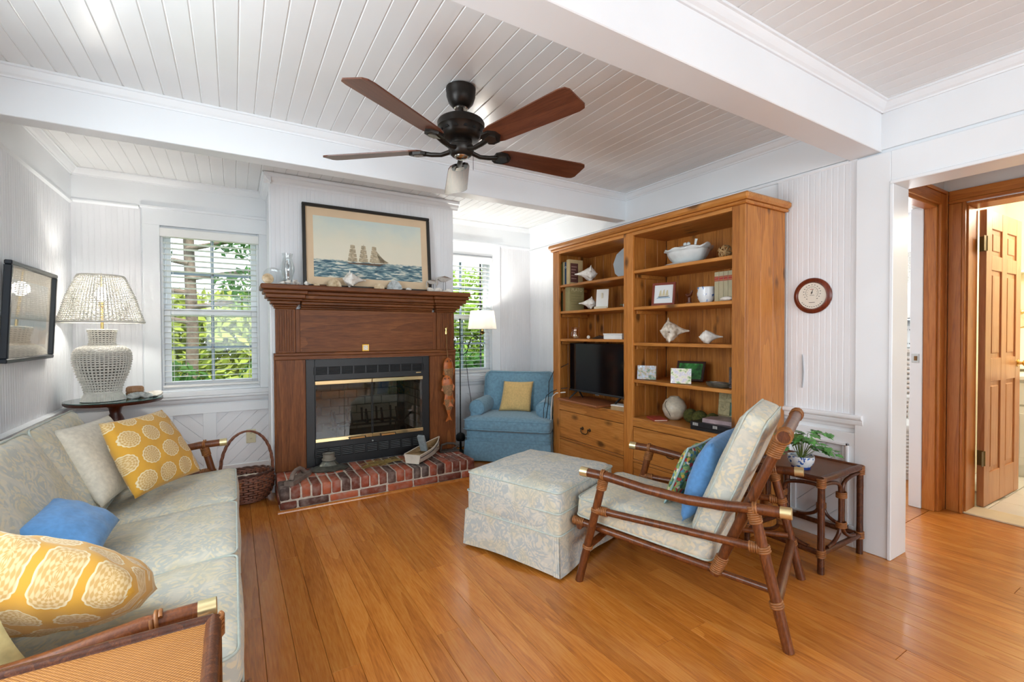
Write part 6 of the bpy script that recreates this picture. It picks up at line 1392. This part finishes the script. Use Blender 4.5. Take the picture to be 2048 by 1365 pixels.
# ------------------------------------------------------------------ ivy on the end table
iv = thing('potted_ivy', 'green ivy in a blue and white bowl on the rattan end table', 'plant', (2.575, 1.295, .4725))
MB().lathe([(.040, 0), (.044, .006), (.042, .010), (.058, .030), (.064, .055), (.062, .068), (.056, .068), (.056, .058), (0, .055)], 28).build('bowl', blue_white('blue brush porcelain', 34), iv, 50)
MB().lathe([(.0445, .0), (.0452, .012), (.043, .013)], 28).build('bowl_foot_band', pbr('cobalt band', '#223f87', .2), iv, 50)
ri = random.Random(21); IVYM = pbr('ivy leaf', '#5a9a48', .45, var=.35, vs_=40, orand=.35); STEM = pbr('ivy stem', '#6b7d3a', .6)
lf = [(0, 0), (.012, -.014), (.034, -.018), (.030, -.006), (.046, .006), (.030, .014), (.026, .030), (.012, .032), (0, .056), (-.012, .032), (-.026, .030), (-.030, .014), (-.046, .006), (-.030, -.006), (-.034, -.018), (-.012, -.014)]
lmesh = []
for s in range(4):
    mb = MB(); c = [(0, .012, .004)]+[(x*.78, y*.78, -.05*abs(x)*(1+s*.4)+(-.03*y if y > .03 else 0)*(s % 2)) for x, y in lf]
    mb.add(c, [(0, i, i % 16+1) for i in range(1, 17)]); lmesh.append(mb.mesh('leaf', 70))
nst = 20
for k in range(nst):
    a = 2*PI*k/nst+ri.uniform(-.15, .15); reach = ri.uniform(.06, .19); up_ = ri.uniform(.04, .13) if reach < .13 else ri.uniform(.02, .07); droop = reach > .13
    p = [V((.01*math.cos(a), .01*math.sin(a), .055)), V((reach*.45*math.cos(a), reach*.45*math.sin(a), .075+up_*.9)), V((reach*.8*math.cos(a+.1), reach*.8*math.sin(a+.1), .07+up_)), V((reach*math.cos(a+.15), reach*math.sin(a+.15), .06+up_*(.5 if droop else 1.1)))]
    MB().tube(p, [.0018, .0015, .0012, .0008], 5).build('stem', STEM, iv)
    for f in (.35, .6, .8, 1.0):
        q = p[int(min(2, f*3-1e-6))].lerp(p[int(min(2, f*3-1e-6))+1], (f*3) % 1 if f < 1 else 1)
        an = a+ri.uniform(-1.1, 1.1); tl_ = ri.uniform(.2, 1.1); s = ri.uniform(.65, 1.05)
        M = XF(q+V((.012*math.cos(an), .012*math.sin(an), .004)), an-PI/2, -tl_+.3) @ Matrix.Scale(s, 4); link('leaf', lmesh[ri.randrange(4)], IVYM, iv, M)

# ------------------------------------------------------------------ white wicker pieces in the bedroom
WW = pbr('white wicker furniture', '#dedcd4', .6, var=.06)
wc = thing('wicker_chest', 'white wicker chest of shelves seen through the narrow doorway', 'chest', (5.62, 1.86, 0), rad(-90))
for k in range(16): MB().tube([(-.25, -.19, .28+k*.045), (.25, -.19, .28+k*.045)], .018, 6).build('woven_row', WW, wc, 60)
MB().box(-.26, .26, -.17, .17, .20, 1.0, .004).build('body', WW, wc); MB().box(-.29, .29, -.215, .18, 1.0, 1.04, .006).build('top', WW, wc)
for x, y in ((-.24, -.15), (.24, -.15), (.24, .15), (-.24, .15)): MB().box(x-.02, x+.02, y-.02, y+.02, 0, .2).build('leg', WW, wc)
jl = thing('ceramic_lamp', 'white ceramic jar lamp with dark dots on the wicker chest', 'table lamp', (5.54, 1.825, 1.0405)); DOT = pbr('dark dots', '#3b3b3a', .4)
MB().lathe([(.07, 0), (.085, .01), (.085, .02), (.075, .03), (.078, .19), (.085, .20), (.085, .21), (.06, .235), (.03, .25), (.02, .27)], 26).build('jar', CER, jl, 40)
for z_d in (.045, .175):
    for k in range(22): a = 2*PI*k/22; MB().ball((.0775*math.cos(a), .0775*math.sin(a), z_d), .006, 6).build('dot', DOT, jl)
MB().lathe([(.16, .285), (.12, .50), (.118, .50), (.158, .285), (.16, .285)], 28).build('shade', shade_mat('pale shade', (.9, .9, .88, 1)), jl, 60)
wch = thing('wicker_chair', 'white wicker chair partly seen through the narrow doorway', 'chair', (4.78, 1.60, 0), rad(-70))
for k in range(12): MB().ring((0, 0, .06+k*.028), (0, 0, 1), .17+.004*math.sin(k), .013, 26).build('woven_row', WW, wch, 60)
MB().lathe([(.19, .40), (.20, .42), (.19, .445), (0, .45)], 26).build('seat', WW, wch, 50); MB().lathe([(.16, 0), (.16, .40)], 20).build('drum', WW, wch, 50)
for k in range(9): a = rad(30+15*k); MB().tube([(.18*math.cos(a), .18*math.sin(a), .42), (.21*math.cos(a), .21*math.sin(a), .62)], .010, 6).build('back_spindle', WW, wch, 60)
MB().tube([(.21*math.cos(rad(20+10*k)), .21*math.sin(rad(20+10*k)), .63) for k in range(15)], .018, 8).build('back_rim', WW, wch, 60)
tag(MB().box(5.938, 5.948, 1.88, 1.98, 1.70, 2.02, .002).build('wall_hanging', pbr('striped linen', '#cfcdc6', .9, var=.3, vs_=90), None), 'grey striped panel hanging high in the bedroom', 'wall hanging')

# ------------------------------------------------------------------ garden outside the back windows
struct(MB().box(-14, 18, YB+.15, 30, -.35, -.30).build('ground_lawn', pbr('lawn', '#6f8f3f', .95, var=.4, vs_=3)))
def leafm(name, c, tr=.35):
    t = NT(name); n = t.noise(t.coord('Object'), 3.0, 3); r = t.ramp(n, [(.3, tuple(x*.55 for x in hx(c)[:3])+(1,)), (.7, tuple(min(1, x*1.35) for x in hx(c)[:3])+(1,))])
    t.t.nodes.remove(t.b); d = t.n('BsdfDiffuse', {0: r}); l = t.n('BsdfTranslucent', {0: r}); m = t.n('MixShader', {0: tr, 1: d.outputs[0], 2: l.outputs[0]}); t.t.links.new(m.outputs[0], t.out.inputs[0]); return t.m
LG = leafm('bright leaf', '#8fae4a'); LD = leafm('deep leaf', '#48703a'); LY = leafm('sunny leaf', '#a5b254'); BARK = pbr('bark', '#6e6052', .9, var=.3, vs_=12, bump=.6, bs=20, bd=.02)
def foliage(c, r, n, s, seed):
    q = random.Random(seed); mb = MB(); vs_ = []; fs = []
    for k in range(n):
        while True:
            p = V((q.uniform(-1, 1), q.uniform(-1, 1), q.uniform(-1, 1)))
            if p.length < 1: break
        p = V(c)+V((p.x*r[0], p.y*r[1], p.z*r[2])); a = V((q.gauss(0, 1), q.gauss(0, 1), q.gauss(0, 1))).normalized(); b = a.orthogonal().normalized(); ss = s*q.uniform(.6, 1.3)
        i = len(vs_); vs_ += [p-a*ss, p+b*ss*.42, p+a*ss, p-b*ss*.42]; fs.append((i, i+1, i+2, i+3))
    return mb.add(vs_, fs)
def leaf_obj(nm, mb, mat, par):
    me = bpy.data.meshes.new(nm); me.from_pydata(mb.v, [], mb.f); o = link(nm, me, mat, par); o['kind'] = 'stuff'; return o
tr_ = thing('garden_tree', 'slender tree with spreading branches outside the left window', 'tree', (-.62, 9.2, -.3)); rt2 = random.Random(8)
MB().tube([(0, 0, 0), (.05, 0, 1.5), (.0, .1, 3.2), (.08, .1, 5)], [.10, .085, .075, .06], 12).build('trunk', BARK, tr_, 60)
for k in range(12):
    z0 = 1.7+k*.24; s = 1 if k % 2 else -1; L = rt2.uniform(1.4, 2.6)
    e = V((s*L, rt2.uniform(-1.2, .8), z0+rt2.uniform(-.2, .5))); MB().tube([(0, 0, z0), tuple(V((s*L*.5, e.y*.4, z0+.18))), tuple(e)], [.045, .030, .012], 7).build('branch', BARK, tr_, 60)
    leaf_obj('foliage', foliage(e*.75+V((0, 0, .1)), (.9, .7, .32), 420, .075, 30+k), LD if k % 3 else LG, tr_)
def shrub(label, loc, r, n, s, mat, seed):
    t = thing('garden_shrub', label, 'shrub', loc, 0, 'shrubs in the garden'); q = random.Random(seed)
    for k in range(5): MB().tube([(q.uniform(-.1, .1), q.uniform(-.1, .1), 0), (q.uniform(-.5, .5)*r[0], q.uniform(-.5, .5)*r[1], r[2]*1.2)], [.025, .008], 6).build('stem', BARK, t)
    leaf_obj('foliage', foliage((0, 0, r[2]), r, n, s, seed), mat, t)
shrub('dark green hedge shrub low in the left window', (-1.3, 7.6, -.3), (1.15, .5, .62), 3600, .07, LD, 1); shrub('second dark hedge shrub at the right of the left window', (.95, 7.8, -.3), (.95, .5, .66), 3000, .07, LD, 2)
shrub('sunny yellow green bush at the sill of the left window', (.25, 6.3, -.3), (.45, .35, .55), 900, .075, LY, 3); shrub('pale low bush at the left window corner', (-.72, 6.1, -.3), (.35, .3, .52), 600, .07, LY, 4)
shrub('tall bright shrub filling the right window', (3.8, 7.6, -.3), (1.3, .6, 1.35), 5200, .085, LG, 5); shrub('dark shrub low in the right window', (3.1, 6.4, -.3), (.8, .4, .62), 2600, .07, LD, 6); shrub('tall leafy shrub behind the right window lamp', (3.3, 11.2, -.3), (1.1, .6, 1.6), 3200, .09, LG, 7)
shrub('distant sunlit shrub behind the tree', (-.2, 13.5, -.3), (4.5, .8, 1.3), 6500, .16, LY, 8)
